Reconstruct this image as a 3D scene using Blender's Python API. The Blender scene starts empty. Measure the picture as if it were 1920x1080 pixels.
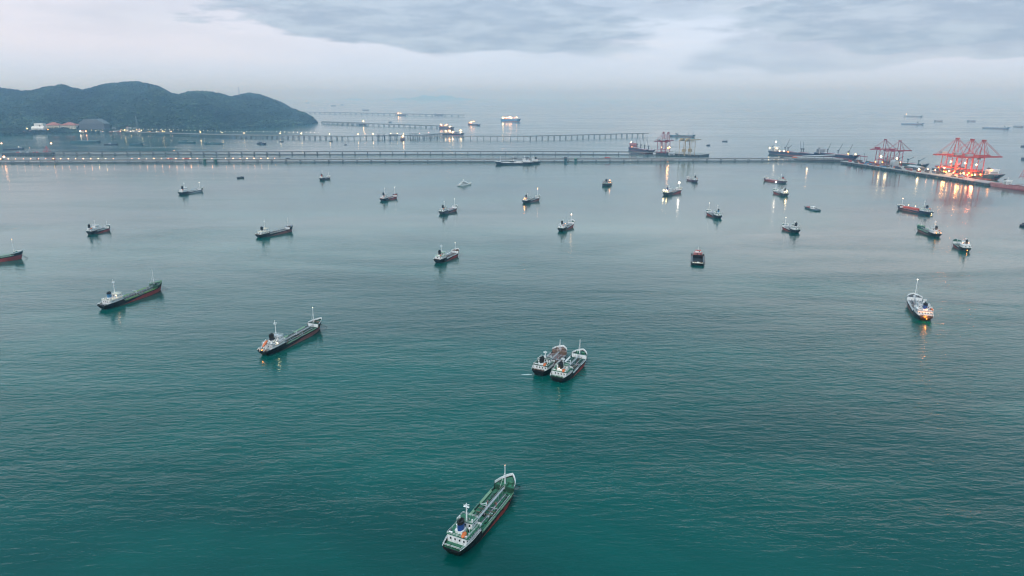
import bpy, math, random
import numpy as np
from mathutils import Vector, Matrix

random.seed(11)
rng = np.random.default_rng(11)
C = bpy.context.scene.collection
sc = bpy.context.scene
R = math.radians

# ------------------------------------------------------------------ camera
CAM_H, FPX, PITCH = 180.0, 1280.0, math.atan(360 / 1280)
cd = bpy.data.cameras.new("camera"); cam = bpy.data.objects.new("camera", cd); C.objects.link(cam)
cam.location = (0, 0, CAM_H); cam.rotation_euler = (math.pi / 2 - PITCH, 0, 0)
cd.sensor_width = 36; cd.lens = 24; cd.clip_start = 1; cd.clip_end = 300000
sc.camera = cam

def at(px, py, z=0.0):
    """point of the place seen at a pixel of the 1920 wide photograph, at height z"""
    u = (px - 960) / FPX; v = (540 - py) / FPX
    dy = math.cos(PITCH) + v * math.sin(PITCH); dz = -math.sin(PITCH) + v * math.cos(PITCH)
    t = (z - CAM_H) / dz
    return Vector((u * t, dy * t, z))

def lin(r, g, b):
    f = lambda c: c / 12.92 if c <= .04045 else ((c + .055) / 1.055) ** 2.4
    return tuple(f(c / 255) for c in (r, g, b)) + (1.0,)

# ------------------------------------------------------------------ world
SUN_EL, SUN_AZ = R(55), R(-150)
w = bpy.data.worlds.new("World"); sc.world = w; w.use_nodes = True
nt = w.node_tree; N = nt.nodes; N.clear()
def nd(t, **k):
    n = N.new(t)
    for a, b in k.items(): setattr(n, a, b)
    return n
def M(op, a, b=None, c=None, clamp=False):
    n = N.new('ShaderNodeMath'); n.operation = op; n.use_clamp = clamp
    for i, q in enumerate((a, b, c)):
        if q is None: continue
        if isinstance(q, (int, float)): n.inputs[i].default_value = q
        else: nt.links.new(q, n.inputs[i])
    return n.outputs[0]
def MIX(f, a, b):
    n = N.new('ShaderNodeMix'); n.data_type = 'RGBA'
    for s, q in ((0, f), (6, a), (7, b)):
        if isinstance(q, (int, float)): n.inputs[s].default_value = q
        elif isinstance(q, tuple): n.inputs[s].default_value = q
        else: nt.links.new(q, n.inputs[s])
    return n.outputs[2]
def RNG(v, a, b, c=0.0, d=1.0):
    n = N.new('ShaderNodeMapRange'); n.interpolation_type = 'SMOOTHERSTEP'
    nt.links.new(v, n.inputs[0])
    for i, q in enumerate((a, b, c, d)): n.inputs[i + 1].default_value = q
    return n.outputs[0]
tc = nd('ShaderNodeTexCoord'); sp = nd('ShaderNodeSeparateXYZ'); nt.links.new(tc.outputs['Generated'], sp.inputs[0])
X, Y, Z = sp.outputs
az = M('ARCTAN2', X, Y); el = M('ARCSINE', Z)
def cnoise(scale, zs, detail, off=0.0, rough=.55):
    mp = nd('ShaderNodeMapping'); mp.inputs['Scale'].default_value = (scale, scale, scale * zs); mp.inputs['Location'].default_value = (off, off * .7, off * .3)
    nt.links.new(tc.outputs['Generated'], mp.inputs[0])
    n = nd('ShaderNodeTexNoise'); n.inputs['Scale'].default_value = 1; n.inputs['Detail'].default_value = detail; n.inputs['Roughness'].default_value = rough
    nt.links.new(mp.outputs[0], n.inputs['Vector']); return n.outputs[0]
n_big = cnoise(2.2, 7, 6, 3.1); n_wisp = cnoise(6, 5.5, 7, 7.7, .55); n_fine = cnoise(15, 4.5, 6, 1.7, .6)
warp = M('SUBTRACT', n_wisp, .5); warp2 = M('SUBTRACT', n_fine, .5)
def blob(px, py, rx, ry, amp, tilt=0.0):
    """soft cloud bank round a direction given as a pixel; rx, ry in pixels"""
    a0 = math.atan2(px - 960, FPX); e0 = PITCH_EL(py)
    da = M('ADD', M('MULTIPLY', M('SUBTRACT', az, a0), FPX / rx), M('MULTIPLY', warp, .9))
    de = M('ADD', M('MULTIPLY', M('SUBTRACT', M('SUBTRACT', el, e0), M('MULTIPLY', M('SUBTRACT', az, a0), tilt)), FPX / ry), M('ADD', M('MULTIPLY', warp, 1.5), M('MULTIPLY', warp2, .6)))
    d = M('SQRT', M('ADD', M('MULTIPLY', da, da), M('MULTIPLY', de, de)))
    return M('MULTIPLY', RNG(d, .78, 1.06, 1, 0), amp)
def PITCH_EL(py): return math.atan((540 - py) / FPX) - PITCH
dark = blob(760, 30, 480, 58, .85, -.09)
for b in (blob(520, -20, 420, 45, .8, -.05), blob(1130, 0, 330, 42, .6), blob(1720, 45, 390, 52, .9, .0), blob(1560, 85, 260, 45, .6, .1), blob(1850, 72, 240, 40, .75, -.03), blob(1250, -60, 1500, 60, .75)):
    dark = M('MAXIMUM', dark, b)
dark = M('MULTIPLY', dark, M('ADD', .72, M('MULTIPLY', n_wisp, .5)))
over = RNG(el, R(6.5), R(10), 0, 1)          # cloud deck goes on overhead, its colours shaped to brighten and tint the sea
deck = M('MULTIPLY', over, RNG(n_big, .32, .68, .85, 1.0))
dark = M('MAXIMUM', dark, deck)
veil = M('MULTIPLY', RNG(el, R(-1), R(7), 0, 1), M('MULTIPLY', RNG(n_big, .4, .7, 0, 1), .35))
dark = M('MAXIMUM', dark, veil, clamp=True)
warmf = M('MULTIPLY', RNG(M('ABSOLUTE', M('SUBTRACT', az, R(-36))), 0, R(40), 1, 0), 1)
pale = MIX(warmf, lin(172, 182, 197), lin(184, 183, 192))
pale = MIX(RNG(M('ABSOLUTE', M('SUBTRACT', az, R(30))), 0, R(17), 1, 0), pale, lin(181, 183, 195))
low = MIX(RNG(el, R(.4), R(4.6), 0, 1), lin(167, 182, 203), pale)
fluff = M('MULTIPLY', RNG(n_wisp, .45, .7, 0, 1), RNG(el, R(1.5), R(4), 0, .5))
low = MIX(fluff, low, lin(190, 191, 199))
bankc = MIX(RNG(n_fine, .35, .7, 0, 1), lin(116, 130, 147), lin(141, 154, 167))
bankc = MIX(RNG(el, R(6.8), R(11), 0, 1), bankc, MIX(RNG(el, R(9), R(27), 0, 1), MIX(RNG(az, R(0), R(35), 0, 1), lin(214, 230, 243), lin(244, 243, 250)), lin(88, 142, 164)))  # above the frame: pale band, then teal, shaped for the sea's reflection
cloud = MIX(dark, low, bankc)
sky = nd('ShaderNodeTexSky', sky_type='NISHITA'); sky.sun_disc = False; sky.sun_elevation = SUN_EL; sky.sun_rotation = SUN_AZ
bg1 = nd('ShaderNodeBackground'); nt.links.new(sky.outputs[0], bg1.inputs[0]); bg1.inputs[1].default_value = .05
bg2 = nd('ShaderNodeBackground'); nt.links.new(cloud, bg2.inputs[0]); nt.links.new(M('ADD', 1.0, M('MULTIPLY', M('MAXIMUM', Z, 0.0), .25)), bg2.inputs[1])   # overcast gain rising overhead, put in to lift the light on the ships
ms = nd('ShaderNodeMixShader'); ms.inputs[0].default_value = .92
nt.links.new(bg1.outputs[0], ms.inputs[1]); nt.links.new(bg2.outputs[0], ms.inputs[2])
wo = nd('ShaderNodeOutputWorld'); nt.links.new(ms.outputs[0], wo.inputs[0])

sd = bpy.data.lights.new("sun", 'SUN'); sd.energy = 1.5; sd.angle = R(40); sd.color = (1, .95, .9)
sun = bpy.data.objects.new("sun", sd); C.objects.link(sun)
dv = Vector((math.sin(SUN_AZ) * math.cos(SUN_EL), math.cos(SUN_AZ) * math.cos(SUN_EL), math.sin(SUN_EL)))
sun.rotation_euler = dv.to_track_quat('Z', 'Y').to_euler(); sun.location = dv * 900

sc.view_settings.view_transform = 'Standard'; sc.view_settings.look = 'None'
sc.view_settings.exposure = .88; sc.view_settings.gamma = 1; sc.view_settings.use_curve_mapping = False
cy = sc.cycles
cy.max_bounces = 10; cy.diffuse_bounces = 2; cy.glossy_bounces = 3; cy.volume_bounces = 6; cy.transmission_bounces = 2
cy.filter_width = 1.15; cy.sample_clamp_direct = 12; cy.sample_clamp_indirect = 2.5; cy.use_denoising = True; cy.caustics_reflective = False; cy.caustics_refractive = False

# ------------------------------------------------------------------ materials
def new_mat(name):
    m = bpy.data.materials.new(name); m.use_nodes = True; t = m.node_tree; t.nodes.clear()
    o = t.nodes.new('ShaderNodeOutputMaterial'); b = t.nodes.new('ShaderNodeBsdfPrincipled'); t.links.new(b.outputs[0], o.inputs[0])
    return m, t, b
_mc = {}
def paint(name, col, var=.25, rough=.55, scale=.5, rust=0.0, metal=0.0, zs=.35, rustcol=(.16, .07, .035, 1)):
    """weathered paint: blotches of tone, and rust or grime running down"""
    if name in _mc: return _mc[name]
    m, t, b = new_mat(name); n = t.nodes
    col = tuple(col[:3]) + (1,)
    g = n.new('ShaderNodeNewGeometry'); mp = n.new('ShaderNodeMapping'); mp.inputs['Scale'].default_value = (scale, scale, scale * zs)
    t.links.new(g.outputs['Position'], mp.inputs[0])
    a = n.new('ShaderNodeTexNoise'); a.inputs['Scale'].default_value = 1; a.inputs['Detail'].default_value = 5; a.inputs['Roughness'].default_value = .65
    t.links.new(mp.outputs[0], a.inputs['Vector'])
    r = n.new('ShaderNodeValToRGB'); r.color_ramp.elements[0].position = .3; r.color_ramp.elements[1].position = .7
    r.color_ramp.elements[0].color = tuple(c * (1 - var) for c in col[:3]) + (1,); r.color_ramp.elements[1].color = tuple(min(1, c * (1 + var * .6)) for c in col[:3]) + (1,)
    t.links.new(a.outputs[0], r.inputs[0]); out = r.outputs[0]
    if rust:
        mp2 = n.new('ShaderNodeMapping'); mp2.inputs['Scale'].default_value = (scale * 2.2, scale * 2.2, scale * .5); mp2.inputs['Location'].default_value = (5, 9, 2)
        t.links.new(g.outputs['Position'], mp2.inputs[0])
        c = n.new('ShaderNodeTexNoise'); c.inputs['Scale'].default_value = 1; c.inputs['Detail'].default_value = 6; c.inputs['Roughness'].default_value = .7
        t.links.new(mp2.outputs[0], c.inputs['Vector'])
        q = n.new('ShaderNodeMapRange'); q.inputs[1].default_value = .52; q.inputs[2].default_value = .68; q.inputs[4].default_value = rust
        t.links.new(c.outputs[0], q.inputs[0])
        x = n.new('ShaderNodeMix'); x.data_type = 'RGBA'; t.links.new(q.outputs[0], x.inputs[0]); t.links.new(out, x.inputs[6]); x.inputs[7].default_value = rustcol
        out = x.outputs[2]
    t.links.new(out, b.inputs['Base Color']); b.inputs['Roughness'].default_value = rough; b.inputs['Metallic'].default_value = metal
    _mc[name] = m; return m
def glow(name, col, s):
    if name in _mc: return _mc[name]
    m, t, b = new_mat(name); b.inputs['Base Color'].default_value = tuple(col) + (1,)
    b.inputs['Emission Color'].default_value = tuple(col) + (1,); b.inputs['Emission Strength'].default_value = s
    _mc[name] = m; return m

WHITE = paint('white_paint', (.8, .8, .8), .25, .45, 1.2, .6, rustcol=(.22, .13, .08, 1))
CREAM = paint('cream_paint', (.68, .62, .5), .18, .45, 1.2, .3)
GREYP = paint('pale_grey_paint', (.36, .38, .41), .25, .5, 1.0, .3)
DGREY = paint('dark_grey_paint', (.09, .1, .115), .3, .5, 1.0, .3)
BLACK = paint('black_hull_paint', (.008, .009, .012), .35, .4, .5, .25)
NAVY = paint('navy_hull_paint', (.02, .035, .07), .3, .4, .4, .2)
TEALH = paint('teal_hull_paint', (.02, .09, .11), .3, .4, .4, .2)
SOOT = paint('soot_black', (.008, .008, .01), .3, .7, 1)
RED = paint('red_lead_paint', (.36, .045, .04), .3, .5, .4, .5, rustcol=(.1, .03, .025, 1))
DUST = paint('faded_red_paint', (.26, .1, .095), .3, .6, .4, .5, rustcol=(.09, .05, .045, 1))
BRICK = paint('bright_red_paint', (.42, .05, .035), .25, .5, .6, .3)
ORANGE = paint('orange_paint', (.62, .14, .035), .2, .45, 1)
BLUE = paint('blue_paint', (.015, .07, .26), .25, .4, 1)
SKYB = paint('mid_blue_paint', (.06, .2, .36), .25, .45, 1)
TARP = paint('navy_tarpaulin', (.02, .03, .1), .3, .7, 1)
G1 = paint('bright_green_deck', (.03, .15, .085), .45, .6, 1.1, .75, rustcol=(.022, .035, .03, 1))
G2 = paint('dark_green_deck', (.015, .07, .042), .45, .6, 1.1, .6, rustcol=(.02, .022, .02, 1))
G3 = paint('pale_green_paint', (.24, .4, .27), .25, .6, .8, .3)
G4 = paint('light_green_paint', (.22, .4, .1), .25, .6, .8, .3)
TEALD = paint('teal_green_deck', (.018, .1, .08), .4, .6, 1.1, .6, rustcol=(.02, .025, .025, 1))
BROWN = paint('brown_deck', (.16, .1, .075), .4, .7, .8, .4)
REDD = paint('red_deck', (.33, .05, .04), .35, .6, .8, .3)
PINK = paint('pale_red_paint', (.42, .16, .16), .3, .6, .3, .3)
CONC = paint('weathered_concrete', (.27, .27, .27), .25, .85, .12, .35, rustcol=(.12, .12, .12, 1))
DCONC = paint('dark_stained_concrete', (.09, .1, .11), .35, .85, .12, .3, rustcol=(.04, .05, .05, 1))
CRANE = paint('crane_red_paint', (.4, .045, .03), .2, .5, .2, .25)
CRANED = paint('crane_dull_red_paint', (.28, .028, .045), .2, .5, .2, .2)
CRCREAM = paint('crane_cream_paint', (.42, .33, .22), .2, .5, .2, .2)
GLASSD = paint('dark_window_glass', (.015, .02, .025), .2, .12, 1)
TYRE = paint('black_rubber', (.015, .015, .015), .2, .85, 1)
LW = glow('lamp_white', (1, .9, .74), 8); LA = glow('lamp_amber', (1, .34, .05), 6); LO = glow('lamp_orange', (1, .48, .24), 7); LY = glow('lamp_yellow', (1, .74, .35), 12)

# ------------------------------------------------------------------ mesh helpers
class MB:
    def __init__(s): s.v = []; s.f = []; s.m = []
    def quad(s, pts, mi=0):
        i = len(s.v); s.v += [tuple(p) for p in pts]; s.f.append(tuple(range(i, i + len(pts)))); s.m.append(mi); return s
    def box(s, c, d, rz=0.0, tilt=0.0, mi=0):
        i = len(s.v); hx, hy, hz = d[0] / 2, d[1] / 2, d[2] / 2; ca, sa = math.cos(rz), math.sin(rz); ct, st = math.cos(tilt), math.sin(tilt)
        for x in (-hx, hx):
            for y in (-hy, hy):
                for z in (-hz, hz):
                    x2, z2 = x * ct - z * st, x * st + z * ct
                    s.v.append((c[0] + x2 * ca - y * sa, c[1] + x2 * sa + y * ca, c[2] + z2))
        for f in ((0, 1, 3, 2), (4, 6, 7, 5), (0, 4, 5, 1), (2, 3, 7, 6), (0, 2, 6, 4), (1, 5, 7, 3)):
            s.f.append(tuple(i + k for k in f)); s.m.append(mi)
        return s
    def bar(s, p, q, r, r2=None, n=6):
        p, q = Vector(p), Vector(q); d = q - p
        if d.length < 1e-6: return s
        d.normalize(); a = d.orthogonal().normalized(); b = d.cross(a); r2 = r if r2 is None else r2; i = len(s.v)
        for c, rr in ((p, r), (q, r2)):
            for k in range(n):
                t = 2 * math.pi * k / n + math.pi / n; s.v.append(tuple(c + (a * math.cos(t) + b * math.sin(t)) * rr))
        for k in range(n): s.f.append((i + k, i + (k + 1) % n, i + n + (k + 1) % n, i + n + k)); s.m.append(0)
        s.f.append(tuple(i + k for k in reversed(range(n)))); s.f.append(tuple(i + n + k for k in range(n))); s.m += [0, 0]
        return s
    def ball(s, c, r, n=8, h=5, sz=1.0):
        i = len(s.v)
        for j in range(1, h):
            t = math.pi * j / h
            for k in range(n):
                p = 2 * math.pi * k / n; s.v.append((c[0] + r * math.sin(t) * math.cos(p), c[1] + r * math.sin(t) * math.sin(p), c[2] + r * sz * math.cos(t)))
        s.v += [(c[0], c[1], c[2] + r * sz), (c[0], c[1], c[2] - r * sz)]; T, B = len(s.v) - 2, len(s.v) - 1
        for j in range(h - 2):
            for k in range(n): s.f.append((i + j * n + k, i + (j + 1) * n + k, i + (j + 1) * n + (k + 1) % n, i + j * n + (k + 1) % n)); s.m.append(0)
        for k in range(n):
            s.f.append((T, i + k, i + (k + 1) % n)); s.f.append((B, i + (h - 2) * n + (k + 1) % n, i + (h - 2) * n + k)); s.m += [0, 0]
        return s
    def prism(s, pts, z0, z1):
        """closed outline in plan pulled up from z0 to z1 (numbers or one per point)"""
        n = len(pts); i = len(s.v); za = z0 if isinstance(z0, list) else [z0] * n; zb = z1 if isinstance(z1, list) else [z1] * n
        s.v += [(p[0], p[1], z) for p, z in zip(pts, za)] + [(p[0], p[1], z) for p, z in zip(pts, zb)]
        for k in range(n): s.f.append((i + k, i + (k + 1) % n, i + n + (k + 1) % n, i + n + k)); s.m.append(0)
        s.f.append(tuple(i + k for k in reversed(range(n)))); s.f.append(tuple(i + n + k for k in range(n))); s.m += [0, 0]
        return s
    def mesh(s, name, *mats):
        me = bpy.data.meshes.new(name); me.from_pydata(s.v, [], s.f)
        for m in mats: me.materials.append(m)
        if len(mats) > 1: me.polygons.foreach_set('material_index', s.m)
        me.update(); return me
    def build(s, name, mat, parent=None, label=None):
        mats = mat if isinstance(mat, (list, tuple)) else [mat]
        return link(name, s.mesh(name, *mats), parent, label)
def link(name, me, parent=None, label=None, loc=(0, 0, 0), rot=(0, 0, 0), scale=(1, 1, 1)):
    o = bpy.data.objects.new(name, me); C.objects.link(o); o.location = loc; o.rotation_euler = rot; o.scale = scale
    if parent: o.parent = parent
    if label: o['label'] = label
    return o
def thing(name, label, cat, loc=(0, 0, 0), rz=0.0, group=None):
    o = bpy.data.objects.new(name, None); C.objects.link(o); o.location = loc; o.rotation_euler = (0, 0, rz); o.empty_display_size = 1
    o['label'] = label; o['category'] = cat
    if group: o['group'] = group
    return o
def tag(o, label, cat, group=None):
    o['label'] = label; o['category'] = cat
    if group: o['group'] = group
    return o
def kind(o, k, label=None):
    o['kind'] = k
    if label: o['label'] = label
    return o
def copy_tree(o, parent=None):
    c = o.copy(); C.objects.link(c)
    if parent: c.parent = parent
    for ch in list(o.children): copy_tree(ch, c)
    return c
WIN = MB().box((0, 0, 0), (.5, .12, .55)).mesh('window_pane', GLASSD)
PORT = MB().bar((0, -.08, 0), (0, .08, 0), .24, n=8).mesh('porthole_glass', GLASSD)
TYREM = MB()
for k in range(8):
    a, b = 2 * math.pi * k / 8, 2 * math.pi * (k + 1) / 8
    TYREM.bar((math.cos(a) * .38, 0, math.sin(a) * .38), (math.cos(b) * .38, 0, math.sin(b) * .38), .16, n=5)
TYREM = TYREM.mesh('tyre_ring', TYRE)
BULB = {k: MB().ball((0, 0, 0), 1, 8, 6).mesh('lamp_bulb', m) for k, m in (('w', LW), ('a', LA), ('o', LO), ('y', LY))}
def bulb(parent, p, r=.5, k='w', name='lamp'):
    return link(name, BULB[k], parent, loc=p, scale=(r, r, r))
LK = .05
def beam_light(p, power, col=(1, .75, .5), r=.6):
    l = bpy.data.lights.new('lamp_light', 'POINT'); l.energy = power * LK; l.color = col; l.shadow_soft_size = r
    o = bpy.data.objects.new('lamp_light', l); C.objects.link(o); o.location = p; return o

# ------------------------------------------------------------------ sea
def sea():
    m, t, b = new_mat('sea_water'); n = t.nodes; L = t.links
    g = n.new('ShaderNodeNewGeometry')
    def noise(sx, sy, rot, detail=3, rough=.5, off=0, dist=0.0):
        mp = n.new('ShaderNodeMapping'); mp.inputs['Scale'].default_value = (sx, sy, 1); mp.inputs['Rotation'].default_value = (0, 0, rot); mp.inputs['Location'].default_value = (off, off, 0)
        L.new(g.outputs['Position'], mp.inputs[0])
        x = n.new('ShaderNodeTexNoise'); x.inputs['Scale'].default_value = 1; x.inputs['Detail'].default_value = detail; x.inputs['Roughness'].default_value = rough; x.inputs['Distortion'].default_value = dist
        L.new(mp.outputs[0], x.inputs['Vector']); return x.outputs[0]
    def mth(op, a, c):
        x = n.new('ShaderNodeMath'); x.operation = op
        for i, q in enumerate((a, c)):
            if isinstance(q, (int, float)): x.inputs[i].default_value = q
            else: L.new(q, x.inputs[i])
        return x.outputs[0]
    def rg(v, a, c, d, e):
        x = n.new('ShaderNodeMapRange'); x.interpolation_type = 'SMOOTHSTEP'; L.new(v, x.inputs[0])
        for i, q in enumerate((a, c, d, e)): x.inputs[i + 1].default_value = q
        return x.outputs[0]
    chop = noise(.085, .26, R(-12), 4, .6, 0, .3)        # crests across the wind, about 4 m apart
    chop2 = noise(.17, .4, R(24), 3, .55, 40, .2)
    swell = noise(.02, .055, R(-6), 2, .5, 9)
    h = mth('ADD', mth('MULTIPLY', chop, 1.1), mth('ADD', mth('MULTIPLY', chop2, .4), mth('MULTIPLY', swell, 1.6)))
    gust = noise(.0018, .0065, R(22), 5, .62, 3, 1.6)      # cat's paws and slicks
    gust2 = noise(.0007, .0022, R(-14), 3, .6, 30, 1.0)
    calm = mth('MULTIPLY', rg(gust, .34, .66, .5, 1.2), rg(gust2, .35, .65, .65, 1.2))
    bp = n.new('ShaderNodeBump'); bp.inputs['Distance'].default_value = 1.0
    L.new(h, bp.inputs['Height']); sx = n.new('ShaderNodeSeparateXYZ'); L.new(g.outputs['Position'], sx.inputs[0]); L.new(mth('MULTIPLY', calm, rg(sx.outputs[1], 250, 1150, .62, .16)), bp.inputs['Strength']); L.new(bp.outputs[0], b.inputs['Normal'])
    # body colour: two green tones mixed in broad patches
    body_tone = noise(.003, .006, R(10), 4, .6, 50, .8)
    mix = n.new('ShaderNodeMix'); mix.data_type = 'RGBA'
    L.new(rg(body_tone, .35, .7, 0, 1), mix.inputs[0]); mix.inputs[6].default_value = (.0, .044, .038, 1); mix.inputs[7].default_value = (.0, .074, .062, 1)
    L.new(mix.outputs[2], b.inputs['Base Color'])
    L.new(mth('ADD', rg(gust, .33, .67, .06, .14), rg(gust2, .35, .65, -.01, .03)), b.inputs['Roughness'])
    b.inputs['IOR'].default_value = 1.4; b.inputs['Specular IOR Level'].default_value = .42
    me = MB().quad([(-60000, -3000, 0), (60000, -3000, 0), (60000, 56000, 0), (-60000, 56000, 0)]).mesh('sea', m)
    kind(link('sea', me), 'structure', 'calm teal sea of the anchorage, paler towards the hazy horizon')
sea()

# ------------------------------------------------------------------ hills
def vnoise(x, y, s, seed):
    """smooth value noise on arrays"""
    r = np.random.default_rng(seed).random((256, 256)); x = x / s; y = y / s
    xi, yi = np.floor(x).astype(int), np.floor(y).astype(int); fx, fy = x - xi, y - yi
    fx, fy = fx * fx * (3 - 2 * fx), fy * fy * (3 - 2 * fy)
    g = lambda a, c: r[a % 256, c % 256]
    return (g(xi, yi) * (1 - fx) * (1 - fy) + g(xi + 1, yi) * fx * (1 - fy) + g(xi, yi + 1) * (1 - fx) * fy + g(xi + 1, yi + 1) * fx * fy) - .5
SKYL = [(-260, 172), (-160, 160), (-60, 163), (0, 164), (40, 168), (75, 174), (100, 172), (150, 162), (185, 172), (200, 168), (240, 158), (290, 155), (320, 163), (345, 176), (357, 180), (385, 173), (410, 174), (455, 183), (466, 181), (485, 176), (510, 181), (545, 195), (562, 207), (580, 213), (595, 220), (604, 229)]
FOOT = [(-260, 254), (0, 253), (60, 252), (150, 250), (260, 248), (330, 247), (400, 245), (440, 242), (520, 238), (570, 235), (604, 231.5)]
RIDGE = [(-260, 1300), (150, 1200), (290, 1250), (357, 1000), (385, 900), (450, 1000), (485, 1500), (540, 1000), (580, 350), (604, 60)]
def tab(T, x): return np.interp(x, [p[0] for p in T], [p[1] for p in T])
def hill_height(px, dist):
    """height of the ground on the bearing of picture column px, dist metres from the camera's foot"""
    fy = tab(FOOT, px); sy = tab(SKYL, px); rd = tab(RIDGE, px)
    df = CAM_H / np.tan(PITCH - np.arctan((540 - fy) / FPX))
    k = np.sqrt(1 + ((px - 960) / FPX) ** 2)
    d = dist / k; dr = df + rd
    hr = CAM_H + (np.tan(np.arctan((540 - sy) / FPX) - PITCH)) * dr
    t = (d - df) / rd
    flat = np.clip((260 - px) / 120, 0, 1) * .16 + .015
    u = np.clip((t - flat) / (1 - flat), 0, 1)
    prof = np.where(t <= 1, .5 * u ** 1.15 + .5 * (u * u * (3 - 2 * u)), np.clip(1 - ((t - 1) / 1.3) ** 1.6, -1, 1))
    return hr, prof, t, u
def hills():
    M_, t, b = new_mat('forest_hill'); n = t.nodes
    g = n.new('ShaderNodeNewGeometry'); a = n.new('ShaderNodeTexNoise'); a.inputs['Scale'].default_value = .02; a.inputs['Detail'].default_value = 9; a.inputs['Roughness'].default_value = .75
    t.links.new(g.outputs['Position'], a.inputs['Vector']); r = n.new('ShaderNodeValToRGB')
    r.color_ramp.elements[0].position = .35; r.color_ramp.elements[0].color = (.008, .02, .014, 1); r.color_ramp.elements[1].position = .68; r.color_ramp.elements[1].color = (.026, .042, .024, 1)
    t.links.new(a.outputs[0], r.inputs[0]); t.links.new(r.outputs[0], b.inputs['Base Color']); b.inputs['Roughness'].default_value = .9
    b.inputs['Specular IOR Level'].default_value = .1
    bp = n.new('ShaderNodeBump'); bp.inputs['Distance'].default_value = 12; bp.inputs['Strength'].default_value = .8; t.links.new(a.outputs[0], bp.inputs['Height']); t.links.new(bp.outputs[0], b.inputs['Normal'])
    NX, NY = 420, 150
    px = np.linspace(-260, 604, NX)[:, None] * np.ones((1, NY)); s = np.linspace(0, 1, NY)[None, :] * np.ones((NX, 1))
    fy = tab(FOOT, px); df = CAM_H / np.tan(PITCH - np.arctan((540 - fy) / FPX)); rd = tab(RIDGE, px); k = np.sqrt(1 + ((px - 960) / FPX) ** 2)
    dist = (df + s * rd * 2.2) * k
    hr, prof, tt, u = hill_height(px, dist)
    a_ = np.arctan2(px - 960, FPX); x = dist * np.sin(a_); y = dist * np.cos(a_)
    spur = vnoise(x, y, 420, 3) * 1.0 + vnoise(x, y, 190, 4) * .55 + vnoise(x, y, 80, 5) * .22
    env = np.clip(u * 3, 0, 1) * np.clip((1 - np.clip(tt, 0, 1)) * 2.2, 0, 1)
    amp = np.clip(hr, 0, 300) * .8
    z = 2.5 * np.clip(tt * 30, 0, 1) + (hr - 2.5) * prof + spur * amp * env + vnoise(x, y, 35, 8) * 9 * np.clip(u * 4, 0, 1) + vnoise(x, y, 90, 9) * 10 * np.clip(u * 3, 0, 1)
    z = np.where(tt <= 0, -.5, z); z[:, -1] = -.5; z[-1, :] = -.5; z = np.maximum(z, -.5)
    v = np.stack([x, y, z], -1).reshape(-1, 3); i = np.arange(NX * NY).reshape(NX, NY)
    f = np.stack([i[:-1, :-1], i[1:, :-1], i[1:, 1:], i[:-1, 1:]], -1).reshape(-1, 4)
    me = bpy.data.meshes.new('hills'); me.from_pydata(v.tolist(), [], f.tolist()); me.materials.append(M_); me.polygons.foreach_set('use_smooth', [True] * len(f)); me.update()
    kind(link('hills', me), 'structure', 'long wooded headland of rounded hills on the left shore')
    # tree crowns over the slopes this side of the ridge
    FO, t, b = new_mat('forest_leaves'); n = t.nodes; g = n.new('ShaderNodeNewGeometry'); rr = n.new('ShaderNodeValToRGB')
    e = rr.color_ramp.elements; e[0].color = (.004, .011, .010, 1); e[1].color = (.034, .046, .028, 1); q = rr.color_ramp.elements.new(.55); q.color = (.009, .02, .015, 1)
    t.links.new(g.outputs['Random Per Island'], rr.inputs[0]); 
    nz = n.new('ShaderNodeTexNoise'); nz.inputs['Scale'].default_value = .0035; nz.inputs['Detail'].default_value = 4; t.links.new(g.outputs['Position'], nz.inputs['Vector'])
    q2 = n.new('ShaderNodeMapRange'); q2.inputs[1].default_value = .35; q2.inputs[2].default_value = .65; q2.inputs[3].default_value = .3; q2.inputs[4].default_value = 2.8; t.links.new(nz.outputs[0], q2.inputs[0])  # broad canopy tone patches, also standing in for lit and shaded spurs
    vm = n.new('ShaderNodeVectorMath'); vm.operation = 'SCALE'; t.links.new(rr.outputs[0], vm.inputs[0]); t.links.new(q2.outputs[0], vm.inputs['Scale'])
    t.links.new(vm.outputs[0], b.inputs['Base Color']); b.inputs['Roughness'].default_value = .9; b.inputs['Specular IOR Level'].default_value = .1
    K = 26000; ui = rng.random(K) * (NX - 1.01); vi = (rng.random(K) ** .9) * (NY * .47)
    # some along the crest so the skyline is uneven
    vi[:2600] = NY * (.4545) + rng.normal(0, 2.0, 2600)
    crest = np.arange(26000) < 2600
    ui[2600:4600] = rng.random(2000) * (520 / 864 * NX - 1.01); vi[2600:4600] = 1 + rng.random(2000) * 4
    i0, j0 = ui.astype(int), np.clip(vi, 1, NY - 2).astype(int); fu, fv = (ui - i0)[:, None], (np.clip(vi, 1, NY - 2) - j0)[:, None]
    vv = v.reshape(NX, NY, 3); p = vv[i0, j0] * (1 - fu) * (1 - fv) + vv[i0 + 1, j0] * fu * (1 - fv) + vv[i0, j0 + 1] * (1 - fu) * fv + vv[i0 + 1, j0 + 1] * fu * fv
    keep = p[:, 2] > 1; p = p[keep]; K = len(p)
    base = []; 
    for c in ((0, 0, 1),) + tuple((math.cos(a), math.sin(a), .25) for a in np.arange(5) * 2 * math.pi / 5) + tuple((math.cos(a) * .75, math.sin(a) * .75, -.6) for a in np.arange(5) * 2 * math.pi / 5 + .6): base.append(c)
    base = np.array(base); bf = [(0, 1 + k, 1 + (k + 1) % 5) for k in range(5)] + [q for k in range(5) for q in ((1 + k, 6 + k, 1 + (k + 1) % 5), (1 + (k + 1) % 5, 6 + k, 6 + (k + 1) % 5))]
    bf = np.array(bf); r_ = np.where(crest[keep], rng.uniform(7, 14, K), rng.uniform(4.5, 11, K))[:, None, None]; jit = rng.uniform(.7, 1.3, (K, 11, 3))
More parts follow.
